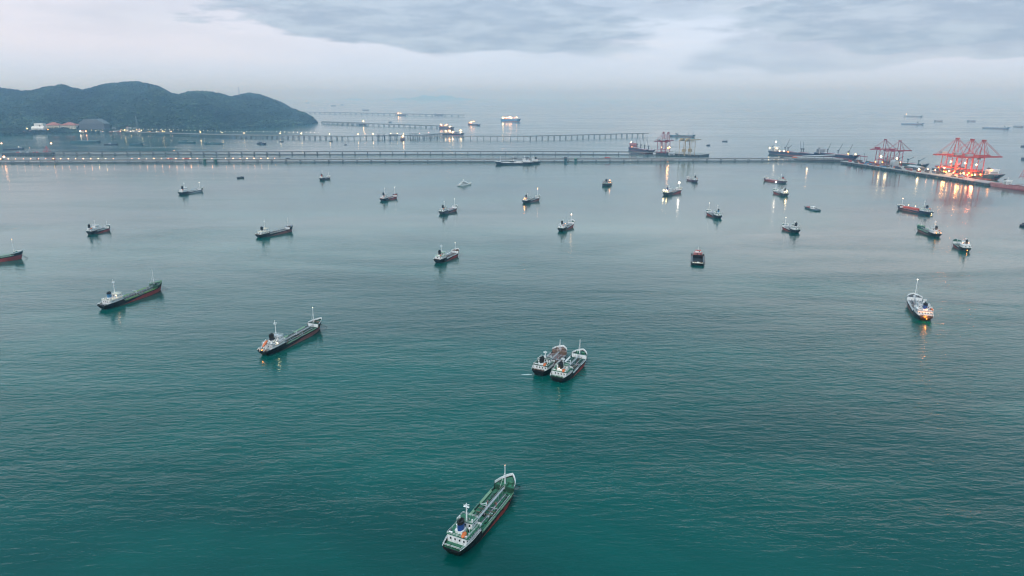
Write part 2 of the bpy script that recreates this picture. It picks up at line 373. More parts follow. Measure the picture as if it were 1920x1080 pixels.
    V = base[None] * jit * r_ * np.array([1, 1, .8])[None, None] + p[:, None] + np.array([0, 0, 2.5])[None, None]
    F = bf[None] + (np.arange(K) * 11)[:, None, None]
    me = bpy.data.meshes.new('forest'); me.from_pydata(V.reshape(-1, 3).tolist(), [], F.reshape(-1, 3).tolist()); me.materials.append(FO); me.update()
    kind(link('forest', me), 'stuff', 'dense forest covering the headland')
    # faint far islands
    IM = paint('far_island_wood', (.03, .05, .035), .3, .9, .01)
    for (c, wd, hp, y0) in ((815, 60, 7, 187), (755, 22, 3, 187), (862, 26, 3, 187), (665, 22, 2, 187)):
        P0 = at(c, y0); m_px = P0.y / FPX / math.cos(PITCH) ; mb = MB(); nx, ny = 28, 8; ids = []
        for i_ in range(nx):
            for j_ in range(ny):
                a_, b_ = i_ / (nx - 1) * 2 - 1, j_ / (ny - 1) * 2 - 1
                e_ = max(0, 1 - a_ * a_ * 1.0 - b_ * b_) ** 1.1; e_ *= 1 + .25 * math.sin(a_ * 9 + c) + .12 * math.sin(a_ * 23 + 2 * c)
                mb.v.append((P0.x + a_ * wd * m_px, P0.y + b_ * 900, e_ * hp * m_px - .5))
        for i_ in range(nx - 1):
            for j_ in range(ny - 1): k0 = i_ * ny + j_; mb.f.append((k0, k0 + ny, k0 + ny + 1, k0 + 1)); mb.m.append(0)
        kind(mb.build('island_hill', IM), 'structure', 'faint blue island on the hazy horizon')
hills()

# ------------------------------------------------------------------ vessels
def wd(s):
    a = .72 + .28 * min(1, s / .14) ** .7
    return a if s < .76 else a * max(0, 1 - ((s - .76) / .24) ** 2.3) ** .9
def ww(s):
    a = .35 + .6 * min(1, s / .22) ** .8
    return a if s < .66 else a * max(0, 1 - ((s - .66) / .34) ** 1.7)
class Hull:
    """lofted ship hull; s runs 0 at the stern to 1 at the stem"""
    def __init__(h, L, B, z0, z1, poop=.28, fore=.84, hp=2.2, hf=2.0, sheer=.8, bluff=0):
        h.L, h.B, h.z0, h.z1, h.poop, h.fore, h.hp, h.hf, h.sheer, h.bluff = L, B, z0, z1, poop, fore, hp, hf, sheer, bluff
    def zm(h, s): return h.z0 + (h.z1 - h.z0) * s + h.sheer * max(0, (s - .7) / .3) ** 2
    def ztop(h, s): return h.zm(s) + (h.hp if s < h.poop else 0) + (h.hf if s >= h.fore else 0)
    def X(h, s): return (s - .5) * h.L
    def bd(h, s):
        w_ = wd(s) if not h.bluff else wd(max(0, s - h.bluff * max(0, s - .7)))
        return w_ * h.B / 2
    def bw(h, s):
        w_ = ww(s) if not h.bluff else (.75 + .25 * min(1, s / .1)) * (1 if s < .85 else max(0, 1 - ((s - .85) / .15) ** 2) ** .6)
        return w_ * h.B / 2
    def stations(h):
        S = [0, .02, .05, .09, .14, .2, .25]; S += [h.poop - .0005, h.poop + .0005] if h.hp else [h.poop]
        S += [.35, .45, .55, .65, .72, .78]; S += [h.fore - .0005, h.fore + .0005] if h.hf else [h.fore]
        S += [.875, .905, .935, .96, .98, .992, 1.0]; return sorted(set(S))
    def xs(h, s, f):
        """x at station s, f = 0 at the water and 1 at the rail: raked stem, overhanging counter"""
        rake_b = .045 * h.L * (1 - f) * max(0, (s - .8) / .2) ** 1.5; rake_s = .035 * h.L * (1 - f) ** 2 * max(0, 1 - s / .1)
        return h.X(s) - rake_b + rake_s
    def build(h, root, top, boot, p0=-.4, p1=.45, rail=.25):
        mb = MB(); S = h.stations(); rows = []
        for s in S:
            zt = h.ztop(s); zp = max(-.3, h.zm(s) * (p0 + (p1 - p0) * min(1, s / .6))); wl, wt = h.bw(s), h.bd(s)
            r = [(h.xs(s, 0), wl * .85, -.7), (h.xs(s, 0), wl, 0)]
            for z in (max(.05, zp), zt * .6 + .4 * max(.05, zp), zt):
                f = z / zt; r.append((h.xs(s, f), wl + (wt - wl) * f ** .65, z))
            r.append((h.xs(s, 1) - (rail if s > .9 else 0), max(0, wt - rail), zt)); r.append((h.xs(s, 1) - (rail if s > .9 else 0), max(0, wt - rail), zt - 1.05)); rows.append(r)
        n = len(rows[0])
        for sg in (1, -1):
            i = len(mb.v)
            for r in rows: mb.v += [(x, y * sg, z) for x, y, z in r]
            for a in range(len(S) - 1):
                for k in range(n - 1):
                    q = (i + a * n + k, i + (a + 1) * n + k, i + (a + 1) * n + k + 1, i + a * n + k + 1)
                    mb.f.append(q if sg < 0 else q[::-1]); mb.m.append(1 if k < 2 else 0)
        m = len(S) * n   # transom
        for k in range(n - 1): mb.f.append((k, k + 1, m + k + 1, m + k)); mb.m.append(1 if k < 1 else 0)
        return mb.build('hull', [top, boot], root)
    def deckpoly(h, s0, s1, dz, mat, root, name, inset=.2):
        S = [s for s in np.linspace(s0, s1, 12)]; mb = MB(); up = []
        for s in S: up.append((min(h.X(s), h.X(1) - .6), max(.02, h.bd(s) - inset), h.ztop((s0 + s1) / 2 if False else min(max(s, s0 + .001), s1 - .001)) - dz))
        i = 0
        for k in range(len(S) - 1):
            a, b = up[k], up[k + 1]; mb.quad([(a[0], -a[1], a[2]), (b[0], -b[1], b[2]), (b[0], b[1], b[2]), (a[0], a[1], a[2])])
        return mb.build(name, mat, root)
    def bulwark(h, s0, s1, hh, mat, root, t=.14, name='bulwark', base=0.0, sides=(1, -1)):
        if s1 < .9 and len(sides) == 2: return [h.bulwark(s0, s1, hh, mat, root, t, name, base, (q,)) for q in sides]
        S = list(np.linspace(s0, s1, 12)); mb = MB()
        for sg in sides:
            for a, b in zip(S[:-1], S[1:]):
                p = [(h.xs(a, 1), h.bd(a) * sg, h.ztop(max(a, s0 + .001)) + base), (h.xs(b, 1), h.bd(b) * sg, h.ztop(b) + base)]
                fl = .12
                o = [(x + (fl if s > .9 else 0), y + sg * fl * (y != 0), z + hh) for (x, y, z), s in zip(p, (a, b))]
                inn = [(x - t * (s > .9) - .0, max(0, abs(y) - t) * sg, z) for (x, y, z), s in zip(o, (a, b))]; inb = [(x - t * (s > .9), max(0, abs(y) - t) * sg, z) for (x, y, z), s in zip(p, (a, b))]
                mb.quad([p[0], p[1], o[1], o[0]]); mb.quad([o[0], o[1], inn[1], inn[0]]); mb.quad([inn[0], inn[1], inb[1], inb[0]])
        return mb.build(name, mat, root)
def railing(root, pts, hgt, mat, step=2.2, r=.05, name='railing'):
    mb = MB()
    for p, q in zip(pts[:-1], pts[1:]):
        p, q = Vector(p), Vector(q); n = max(1, int((q - p).length / step))
        for k in range(n + 1): a = p.lerp(q, k / n); mb.bar(a, a + Vector((0, 0, hgt)), r, n=4)
        for f in (.5, 1): mb.bar(p + Vector((0, 0, hgt * f)), q + Vector((0, 0, hgt * f)), r, n=4)
    return mb.build(name, mat, root)
def house(root, c, d, mat, topm, det, name='deckhouse', wins=True, front=True, railm=None, rh=1.0):
    """box with a slightly overhanging roof, windows and a rail round the roof"""
    x, y, z = c; L, B, H_ = d
    o = MB().box((x, y, z + H_ / 2), (L, B, H_)).build(name, mat, root)
    MB().box((x, y, z + H_ + .06), (L + .5, B + .4, .12)).build('roof_deck', topm, o)
    if wins and det:
        st = 1.3 if det > 1 else 2.6; sc_ = 1 if det > 1 else 1.5
        for sg in (1, -1):
            for k in np.arange(-L / 2 + .8, L / 2 - .4, st): link('window', WIN, o, loc=(x + k, y + sg * (B / 2 + .02), z + H_ * .6), scale=(sc_, 1, sc_ * .9))
        if front:
            for k in np.arange(-B / 2 + .7, B / 2 - .3, st * .8): link('window', WIN, o, loc=(x + L / 2 + .02, y + k, z + H_ * .62), rot=(0, 0, math.pi / 2), scale=(sc_, 1, sc_))
        for k in np.arange(-B / 2 + 1.2, B / 2 - .8, st * 1.6): link('window', WIN, o, loc=(x - L / 2 - .02, y + k, z + H_ * .55), rot=(0, 0, math.pi / 2), scale=(sc_ * 1.3, 1, sc_ * 1.7))
    if railm:
        a, b = L / 2 + .15, B / 2 + .1; zz = z + H_ + .12
        railing(root, [(x - a, y - b, zz), (x + a, y - b, zz), (x + a, y + b, zz), (x - a, y + b, zz), (x - a, y - b, zz)], rh, railm, 2 if det > 1 else 4, .05 if det > 1 else .07)
    return o
def funnel(root, x, z, hgt, r, mat, cap, base=None, y=0):
    f = MB(); n = 10
    pl = [(x + math.cos(a) * r * 1.5, y + math.sin(a) * r) for a in np.arange(n) * 2 * math.pi / n]
    o = f.prism(pl, z, z + hgt * .68).build('funnel', mat, root)
    pc = [(x + math.cos(a) * r * 1.56, y + math.sin(a) * r * 1.05) for a in np.arange(n) * 2 * math.pi / n]
    MB().prism(pc, z + hgt * .68, z + hgt).build('funnel_cap', cap, o)
    mb = MB()
    for k in (-.7, 0, .7): mb.bar((x + k * r, y, z + hgt), (x + k * r - .25, y, z + hgt + .8), r * .22, n=6)
    mb.build('exhaust_pipe', SOOT, o)
    return o
def mast(root, x, z, hgt, mat, cross=True, det=2, r=.18, y=0, light=None, name='mast', flag=False):
    o = MB().bar((x, y, z), (x, y, z + hgt), r * 1.3, r * .7, 8).build(name, mat, root)
    if cross:
        MB().box((x, y, z + hgt * .78), (.9, 2.6, .12)).build('crosstree', mat, o)
        m2 = MB()
        for k in (-1.2, 1.2): m2.bar((x, y + k, z + hgt * .78), (x, y + k, z + hgt * .78 + .8), .07, n=4)
        m2.bar((x - .35, y - 1.2, z + hgt * .78 + .8), (x - .35, y + 1.2, z + hgt * .78 + .8), .06, n=4); m2.build('crosstree_rail', mat, o)
        MB().box((x + .5, y, z + hgt * .86), (.25, 1.9, .22), rz=.5).build('radar_scanner', mat, o)
        if det > 1: MB().bar((x + .5, y, z + hgt * .55), (x + .5, y, z + hgt * .55 + .35), .3, .2, 8).build('horn', mat, o)
    elif det > 1:
        m2 = MB()
        for sg in (1, -1): m2.bar((x, y, z + hgt * .7), (x - hgt * .28, y + sg * 1.3, z), .06, n=4)
        m2.build('mast_stay', mat, o)
    if light: bulb(o, (x, y, z + hgt + .2), light[0] * (.75 if det > 1 else .55), light[1])
    return o
def winch(root, x, y, z, mat, k=1.0, name='winch'):
    mb = MB(); mb.box((x, y, z + .15 * k), (1.2 * k, 1.9 * k, .3 * k)); mb.bar((x, y - .8 * k, z + .7 * k), (x, y + .8 * k, z + .7 * k), .42 * k, n=8)
    mb.bar((x, y - .9 * k, z + .7 * k), (x, y - .78 * k, z + .7 * k), .62 * k, n=8); mb.bar((x, y + .78 * k, z + .7 * k), (x, y + .9 * k, z + .7 * k), .62 * k, n=8)
    return mb.build(name, mat, root)
def lifeboat(root, x, y, z, mat, L=4.5, rz=0, tilt=0, frame=None):
    pts = []; mb = MB(); n = 8; rows = []
    for s in np.linspace(-1, 1, 9):
        r = (1 - abs(s) ** 2.6) ** .6 * .95 + .03; rows.append((s * L / 2, r))
    ct, st = math.cos(tilt), math.sin(tilt); cr, sr = math.cos(rz), math.sin(rz)
    for (xx, r) in rows:
        for k in range(n):
            a = 2 * math.pi * k / n; yy, zz = math.cos(a) * r, math.sin(a) * r * .85
            x2, z2 = xx * ct - zz * st, xx * st + zz * ct; mb.v.append((x + x2 * cr - yy * sr, y + x2 * sr + yy * cr, z + z2))
    for i in range(8):
        for k in range(n): mb.f.append((i * n + k, i * n + (k + 1) % n, (i + 1) * n + (k + 1) % n, (i + 1) * n + k)); mb.m.append(0)
    mb.f.append(tuple(range(n))[::-1]); mb.f.append(tuple(8 * n + k for k in range(n))); mb.m += [0, 0]
    return mb.build('lifeboat', mat, root)
def root_at(name, label, cat, stern, bow, L=None, group=None, head=None):
    P, Q = at(*stern), at(*bow); d = Q - P
    if head is not None: d = Vector((math.sin(R(head)), math.cos(R(head)), 0)) * L
    if L: d = d.normalized() * L
    mid = P + d / 2 if head is not None else (P + Q) / 2; return thing(name, label, cat, mid, math.atan2(d.y, d.x), group), d.length

def tanker(label, stern, bow, L=None, head=None, det=1, beam=None, hull=BLACK, boot=RED, deck=G1, houses=WHITE, htop=G1, fun=BLUE, funcap=SOOT, rails=WHITE, z0=1.9, z1=3.2,
           paintline=(-.5, .8), cargo='pipes', screens=G3, bul=WHITE, fm=7.5, rm=6.0, fml=None, rml=None, boat='raft', funpos=.145, lamps=(), winchm=G1, poopdeck=None, name='tanker_ship', cat='tanker', tarp=None, crane=True, wings=True, bridge=(.2, .28), hs=1.0, trunk=None, fbul=None):
    root, L = root_at(name, label, cat, stern, bow, L, None, head)
    z0 *= 1.15; z1 *= 1.25; hs *= 1.22; fm *= 1.38 if det > 1 else 1.12; rm *= 1.3 if det > 1 else 1.1
    lamps = [(a_, b_, c_ * 1.25, r_, k_, p_) for a_, b_, c_, r_, k_, p_ in lamps]
    B = (beam or L * .17) * 1.08; h = Hull(L, B, z0, z1); h.build(root, hull, boot, *paintline)
    poopdeck = poopdeck or deck
    h.deckpoly(.004, .28, 1.0, poopdeck, root, 'poop_deck'); h.deckpoly(.28, .84, .6, deck, root, 'main_deck'); h.deckpoly(.84, .985, .35, deck, root, 'forecastle_deck')
    for s, a, b in ((.28, 1.0, 0), (.84, .35, 0)):       # bulkheads closing the raised ends
        zt = h.ztop(.27 if s == .28 else .85); mb = MB(); mb.box((h.X(s) + (-.1 if s == .28 else .1), 0, (zt + h.zm(s)) / 2 - a / 2), (.18, h.bd(s) * 2 - .5, zt - h.zm(s) + .5 - a + .4)); mb.build('bulkhead', houses if s == .28 else fbul or (deck if bul == G3 else houses), root)
    h.bulwark(.85, 1.0, 1.15, bul, root)
    X = h.X; zp = h.ztop(.1) - 1.0; k = B / 9.0
    # ---- stern: open mooring deck under a boat deck carried on posts
    h.bulwark(.0, .27, .25, rails, root, name='rail_cap', t=.2)
    if det:
        zr = h.ztop(.05) + .25
        pts = [(X(s), h.bd(s) - .1, h.ztop(s) + .2) for s in (.27, .2, .13, .07, .01)]; pts += [(x, -y, z) for x, y, z in pts[::-1]]
        railing(root, pts, .95, rails, 1.8 if det > 1 else 3.5, .06)
        for y in (-1.8, 0, 1.8): winch(root, X(.035), y * k, zp, winchm, .8 * k)
    x0, x1 = X(.085), X(.275)
    hh = 2.5 * hs; o1 = house(root, ((x0 + x1) / 2, 0, zp), (x1 - x0, B * .8, hh + .6), houses, htop, det, 'deckhouse', railm=rails)
    zb = zp + hh + .6 + .12
    bx0, bx1 = X(bridge[0]), X(bridge[1]); 
    o2 = house(root, ((bx0 + bx1) / 2, 0, zb), (bx1 - bx0, B * .62, 2.4 * hs), houses, htop, det, 'bridge', railm=rails)
    if wings:
        for sg in (1, -1):
            MB().box((bx1 - .9, sg * B * .4, zb + .15), (1.7, B * .19, .14)).build('bridge_wing', htop, o2)
            MB().box((bx1 - .1, sg * B * .4, zb + .65), (.1, B * .19, .95)).box((bx1 - .9, sg * (B * .495), zb + .65), (1.6, .1, .95)).build('wing_screen', houses, o2)
    zr = zb + 2.4 * hs + .12
    mast(root, (bx0 + bx1) / 2 - .6, zr, rm, WHITE if houses is not CREAM else CREAM, True, det, .22 * max(1, k), light=rml)
    # funnel on its white casing
    cw = 1.7 * k; cx = X(funpos); MB().box((cx, 0, zb + .7), (cw * 1.7, cw * 1.5, 1.4)).build('funnel_casing', houses, root)
    funnel(root, cx, zb + 1.4, 3.6 * hs, cw * .62, fun, funcap)
    if det > 1:
        for sg in (1, -1):
            MB().bar((cx + 1.8, sg * B * .26, zb), (cx + 1.8, sg * B * .26, zb + 1.3), .28, n=8).ball((cx + 1.8, sg * B * .26, zb + 1.35), .45).build('ventilator', WHITE, root)
            MB().bar((X(.1), sg * B * .3 - .8, zb + .5), (X(.1), sg * B * .3 + .8, zb + .5), .36, n=8).build('life_raft', WHITE, root)
            for s in (.1, .15, .2, .25): 
                MB().bar((X(s), sg * B * .44, zp), (X(s), sg * B * .44, zp + hh), .1, n=5).build('stanchion', WHITE, root)
        MB().box((X(.18), 0, zp + hh + .55), (X(.275) - X(.085), B * .93, .1)).build('boat_deck', htop, root)
    if det > 1:
        for i in range(18):
            s = random.uniform(.09, bridge[0] - .01); yy = random.uniform(-.38, .38) * B
            if abs(yy) < cw * .8 and abs(X(s) - cx) < cw: continue
            MB().box((X(s), yy, zb + .35), (random.uniform(.4, 1.1), random.uniform(.4, .9), random.uniform(.5, .9)), random.uniform(-.3, .3)).build('deck_locker', random.choice([WHITE, GREYP, SOOT, DGREY, BROWN, WHITE, BRICK, deck]), root)
        for i in range(7):
            a = random.uniform(-.28, .28) * B; MB().bar((bx0 + .5 + i * .3, a, zr), (bx0 + .5 + i * .3, a, zr + random.uniform(.5, 1.6)), random.uniform(.1, .35), n=7).build('bridge_fitting', random.choice([WHITE, DGREY, WHITE]), root)
    if boat == 'raft': lifeboat(root, X(.105), -B * .24, zb + .75, ORANGE, 3.4 * k, .2)
    if boat == 'freefall':
        lifeboat(root, X(.055), 0, zb + 1.0, ORANGE, 5.2 * k, 0, .55)
        for sg in (1, -1): MB().bar((X(.0) - .2, sg * 1.5 * k, zp), (X(.1), sg * 1.5 * k, zb + 2.9), .2, n=5).bar((X(.1), sg * 1.5 * k, zb), (X(.1), sg * 1.5 * k, zb + 3.0), .18, n=5).bar((X(.0) - .2, sg * 1.5 * k, zp), (X(.0) - .2, sg * 1.5 * k, zp + 3.0), .16, n=5).build('boat_cradle', WHITE, root)
    if boat == 'sides':
        for sg in (1, -1):
            lifeboat(root, X(.15), sg * B * .4, zb + .9, ORANGE if sg < 0 else WHITE, 4 * k); MB().bar((X(.12), sg * B * .36, zb), (X(.12), sg * B * .46, zb + 1.9), .1, n=4).bar((X(.18), sg * B * .36, zb), (X(.18), sg * B * .46, zb + 1.9), .1, n=4).build('davit', WHITE, root)
    if tarp: 
        MB().box((X(.315), B * .06, h.zm(.3) + 3.1), (2.6, B * .32, .12), tilt=.05).build('awning', tarp, root); MB().bar((X(.315), 0, h.zm(.3)), (X(.315), 0, h.zm(.3) + 3.0), .12).build('awning_post', WHITE, root)
    # ---- cargo deck
    zd = lambda s: h.zm(s) - .6
    if trunk:
        S0, S1 = .3, .82
        pts = [(X(S0), -B * .33), (X(S1), -B * .24), (X(S1), B * .24), (X(S0), B * .33)]; MB().prism(pts, zd(S0), [zd(S0) + 1.2, zd(S1) + 1.2, zd(S1) + 1.2, zd(S0) + 1.2]).build('trunk_deck', trunk, root)
        up = 1.2
    else: up = 0
    if cargo == 'pipes':
        zc = lambda s: zd(s) + up + 2.0
        c = MB(); A, E = X(.285), X(.845)
        for yy in (-.36, .36):
            c.bar((A, yy, zc(.285) + .9), (E, yy, zc(.845) + .9), .07, n=4)
            for t in np.linspace(0, 1, 12 if det > 1 else 7): s = .285 + .56 * t; c.bar((X(s), yy, zc(s)), (X(s), yy, zc(s) + .9), .05, n=4)
        cw_ = MB().quad([(A, -.4, zc(.285)), (E, -.4, zc(.845)), (E, .4, zc(.845)), (A, .4, zc(.285))]).quad([(A, -.4, zc(.285) - .12), (A, .4, zc(.285) - .12), (E, .4, zc(.845) - .12), (E, -.4, zc(.845) - .12)]).quad([(A, .4, zc(.285) - .12), (A, .4, zc(.285)), (E, .4, zc(.845)), (E, .4, zc(.845) - .12)]).quad([(A, -.4, zc(.285)), (A, -.4, zc(.285) - .12), (E, -.4, zc(.845) - .12), (E, -.4, zc(.845))]).build('catwalk', GREYP, root)
        link('catwalk_rail', c.mesh('catwalk_rail', GREYP), cw_)
        for t in np.linspace(.08, .92, 7 if det > 1 else 4):
            s = .285 + .56 * t; MB().bar((X(s), -.5, zd(s)), (X(s), -.5, zc(s)), .08, n=4).bar((X(s), .5, zd(s)), (X(s), .5, zc(s)), .08, n=4).build('catwalk_post', GREYP, root)
        for j, yy in enumerate((-1.6, -1.15, 1.1, 1.5, 1.95, -2.7, 2.8, -3.3)):
            MB().bar((X(.3 + .02 * j), yy * k, zd(.3) + up + .6), (X(.8), yy * k, zd(.8) + up + .6), .13 * max(1, k), n=6).build('pipe', (GREYP, DGREY, GREYP, winchm, SOOT, SOOT, DGREY, GREYP)[j], root)
        for s in (.5, .545, .59):
            MB().bar((X(s), -B * .4, zd(s) + up * .5 + .9), (X(s), B * .4, zd(s) + up * .5 + .9), .15, n=6).build('manifold_pipe', (GREYP, DGREY, BROWN)[int(s * 22) % 3], root)
        n_h = 6 if det > 1 else 4
        for i in range(n_h):
            s = .34 + .44 * i / (n_h - 1)
            for sg in (1, -1):
                hc = MB().bar((X(s), sg * B * .27, zd(s) + up), (X(s), sg * B * .27, zd(s) + up + .75), .55, n=10).build('tank_hatch', deck if i % 2 else winchm, root)
                if det > 1: MB().bar((X(s) + 1.2, sg * B * .2, zd(s) + up), (X(s) + 1.2, sg * B * .2, zd(s) + up + 1.9), .09, n=5).bar((X(s) + 1.2, sg * B * .2, zd(s) + up + 1.8), (X(s) + 1.2, sg * B * .2, zd(s) + up + 2.1), .2, n=6).build('vent_pipe', (BRICK if i % 3 == 0 else DGREY), root)
        if det > 1:
            for i in range(40):
                s = random.uniform(.31, .8); yy = random.uniform(-.3, .3) * B
                MB().box((X(s), yy, zd(s) + up + .3), (random.uniform(.5, 1.3), random.uniform(.4, 1.0), .6), random.uniform(-.2, .2)).build('valve_box', random.choice([DGREY, deck, GREYP, SOOT, BROWN]), root)
    elif cargo == 'hold':
        MB().box((X(.56), 0, zd(.56) + .7), (L * .42, B * .62, 1.3)).build('hatch_coaming', deck, root)
        for i in range(7): s = .38 + .06 * i; MB().box((X(s), 0, zd(s) + 1.45), (L * .056, B * .64, .25)).build('hatch_cover', boot if i % 2 else deck, root)
    elif cargo == 'gas':
        for sg in (1, -1):
            MB().bar((X(.33), sg * B * .2, zd(.4) + 1.8), (X(.78), sg * B * .17, zd(.7) + 1.6), B * .17, n=12).build('gas_tank', BRICK, root)
        for s in (.4, .55, .7): MB().box((X(s), 0, zd(s) + 3.4), (1.6, B * .55, .2)).build('tank_walkway', ORANGE, root)
        for s in (.42, .62): mast(root, X(s), zd(s), 6.5, DGREY, False, det, .18, name='vent_mast')
    if crane and det:
        xx = X(.57); zz = zd(.57) + up; yy = B * .1
        c = MB().bar((xx, yy, zz), (xx, yy, zz + 3.4), .24, n=7).build('hose_crane', WHITE if det > 1 else GREYP, root); MB().bar((xx, yy, zz + 3.2), (xx - 3.2, yy + 1.4, zz + 4.3), .14, .09, n=5).build('crane_jib', WHITE if det > 1 else GREYP, c)
    if screens:
        for sg in (1, -1):
            for a, b in ((.31, .5), (.6, .79)):
                mb = MB()
                A_, B_ = Vector((X(a), sg * (h.bd(a) - .1), h.zm(a))), Vector((X(b), sg * (h.bd(b) - .1), h.zm(b))); 
                mb.quad([A_, B_, B_ + Vector((0, -sg * .1, .85)), A_ + Vector((0, -sg * .1, .85))]); mb.quad([A_ + Vector((0, -sg * .75, .05)), B_ + Vector((0, -sg * .75, .05)), B_ + Vector((0, -sg * .1, .85)), A_ + Vector((0, -sg * .1, .85))])
                mb.build('side_screen', screens, root)
    if det:
        for sg in (1, -1): railing(root, [(X(s), sg * (h.bd(s) - .15), h.zm(s)) for s in (.29, .4, .5, .6, .7, .78, .83)], .95, rails if screens is None else screens, 2.2 if det > 1 else 4.5, .05 if det > 1 else .08)
    if det:
        for sg in (1, -1): MB().bar((h.xs(.95, .6), sg * h.bd(.95) * .8, h.zm(.93) * .9), (h.xs(1, 1) + 3.5, sg * (h.bd(.95) * .8 + .6), -.4), .11, n=4).build('anchor_chain', SOOT, root)
    # ---- forecastle
    zf = h.ztop(.88) - .35
    for sg in (1, -1): winch(root, X(.9), sg * B * .17, zf, winchm, .95 * k, 'windlass')
    if det:
        for sx, sy in ((.87, .3), (.87, -.3), (.94, .14), (.94, -.14)): MB().bar((X(sx), sy * B, zf), (X(sx), sy * B, zf + .6), .2, n=6).bar((X(sx) + .7, sy * B, zf), (X(sx) + .7, sy * B, zf + .6), .2, n=6).build('bollard', DGREY if det > 1 else winchm, root)
        MB().box((X(.865), 0, zf + .5), (1.5, B * .2, 1.0)).build('forecastle_locker', deck, root)
        pts = [(X(s), h.bd(s) - .15, h.ztop(s) + .9) for s in (.955, .98)]; 
    mast(root, X(.855) + .3, zf, fm, WHITE, False, det, .24 * max(1, k * .8), light=fml, name='foremast')
    if det > 1:
        for sg in (1, -1):
            for s in (.3, .4, .5, .62, .74): link('tyre_fender', TYREM, root, loc=(X(s), sg * (h.bd(s) + .12), h.zm(s) - .4))
            for s in (.1, .14, .18, .22): link('porthole', PORT, root, loc=(X(s), sg * (h.bd(s) + .0), h.ztop(s) - .75))
            MB().bar((h.xs(.93, .7), sg * (h.bd(.93) * .9), h.zm(.9) + .8), (h.xs(.93, .7) + .5, sg * (h.bd(.93) * .95), h.zm(.9) - .8), .25, n=5).build('anchor', SOOT, root)
    for (s, y, z, r, kk, pw) in lamps:
        p = (X(s), y * B, z)
        bulb(root, p, r, kk, 'flood_lamp')
        if pw:
            ca, sa = math.cos(root.rotation_euler.z), math.sin(root.rotation_euler.z)
            beam_light((root.location.x + p[0] * ca - p[1] * sa, root.location.y + p[0] * sa + p[1] * ca, z + .2), pw, {'w': (1, .9, .75), 'a': (1, .3, .04), 'o': (1, .6, .35), 'y': (1, .8, .4)}[kk], r)
    return root, h
#TANKERS
T = tanker
T('green-decked tanker with blue funnel and white foremast, largest and nearest in the anchorage', (846, 1045), (961, 915), det=2, beam=10.4, tarp=TARP, z0=1.6, z1=3.3, rml=None, fml=(.13, 'o'), fun=BLUE, htop=G1, hs=.92, fbul=G2)
T('brown-topped tanker with pinkish pipework, left ship of the rafted pair', (1008, 706), (1056, 666), det=2, beam=11.5, deck=paint('pinkish_grey_deck', (.3, .22, .22), .4, .6, 1.1, .6), poopdeck=G2, htop=G2, fun=SOOT, screens=GREYP, winchm=BROWN, fm=6, rm=4, boat='raft', paintline=(-.1, .3), bridge=(.25, .32), hs=.75, tarp=SKYB, L=43, fbul=BROWN)
T('white and bright green tanker with black funnel, right ship of the rafted pair', (1044, 717), (1092, 675), det=2, beam=11.5, deck=TEALD, htop=G1, fun=SOOT, screens=WHITE, winchm=G1, boat='raft', fm=8, rm=3.5, z0=1.6, z1=3.6, hs=.85, lamps=((.09, 0, 6.9, .22, 'y', 1500),), L=46)
T('tanker with orange free-fall lifeboat on its stern and faded red hull side', (492, 668), (604, 614), det=2, beam=10.5, boot=DUST, deck=G2, htop=GREYP, fun=SOOT, screens=G3, winchm=BROWN, boat='freefall', fm=9.5, rm=9, z0=1.8, z1=3.8, bul=WHITE, funpos=.16, lamps=((.16, -.44, 5.6, .3, 'y', 5000), (.0, 0, 3.6, .22, 'a', 3000)), fml=(.16, 'w'))
T('tanker with blue and black funnel, crimson forward hull and green bow platform', (190, 581), (306, 542), det=2, beam=10.8, deck=G2, htop=CREAM, fun=SKYB, screens=G4, winchm=DGREY, bul=G3, fm=11, rm=10, z0=1.8, z1=4.0, boat=None, lamps=((.2, -.3, 7.6, .35, 'o', 4000),), poopdeck=DGREY)
T('grey tanker seen from astern with blue funnel and orange lamp over its stern', (1735, 603), (1731, 548), L=60, head=20, det=2, beam=12.5, deck=GREYP, poopdeck=BROWN, htop=GREYP, fun=BLUE, screens=WHITE, winchm=DGREY, boot=DUST, fm=12, rm=4, fml=(.45, 'w'), z0=2, z1=3.8, boat='sides', lamps=((.06, 0, 7.6, .4, 'a', 6000), (-.05, 0, 2.6, .3, 'a', 120000)))  # second amber lamp, low astern, is added for the streak on the water
T('small white-housed tanker with dark funnel and crimson bow, mid-anchorage behind the rafted pair', (820, 493), (858, 478), det=1, beam=10, deck=BROWN, htop=G3, fun=SOOT, screens=WHITE, winchm=BROWN, bul=WHITE, fm=9, rm=8, fml=(.3, 'w'), L=48)
T('black and dusky red tanker with two tall thin masts left of centre', (482, 446), (550, 433), det=1, beam=10, deck=DGREY, htop=CREAM, fun=SOOT, boot=DUST, screens=None, fm=13, rm=11, z0=1.8, z1=3.8, winchm=BROWN, boat=None, rails=CREAM, bul=GREYP, tarp=TARP)
T('crimson bowed tanker with orange foremast, cut off by the left edge of the picture', (-75, 498.5), (43, 485), det=1, beam=11, deck=G2, screens=G3, fm=14, z1=5, fml=(.45, 'o'), bul=WHITE, L=60)
T('small dark green coaster with white wheelhouse amidships, off the left shore', (171, 439), (203, 432), det=1, beam=9, deck=TEALD, poopdeck=TEALD, htop=GREYP, screens=None, fun=SOOT, bridge=(.3, .42), funpos=.08, fm=7, rm=7, L=36, boot=RED, winchm=TEALD, name='coaster_ship', cat='coaster')
T('long low tanker with white house aft and grey deck, second row on the left', (337, 365), (381, 358), det=1, beam=11, deck=GREYP, htop=WHITE, screens=WHITE, boot=GREYP, fun=SOOT, fm=10, rm=9, fml=(.5, 'w'), L=58, hs=1.2)
T('small dark ship with pink-red funnel and tall masts near the jetty', (601, 338), (619, 335), det=1, beam=9, deck=DGREY, fun=BRICK, screens=None, fm=9, rm=10, boot=BLACK, L=34, crane=False)
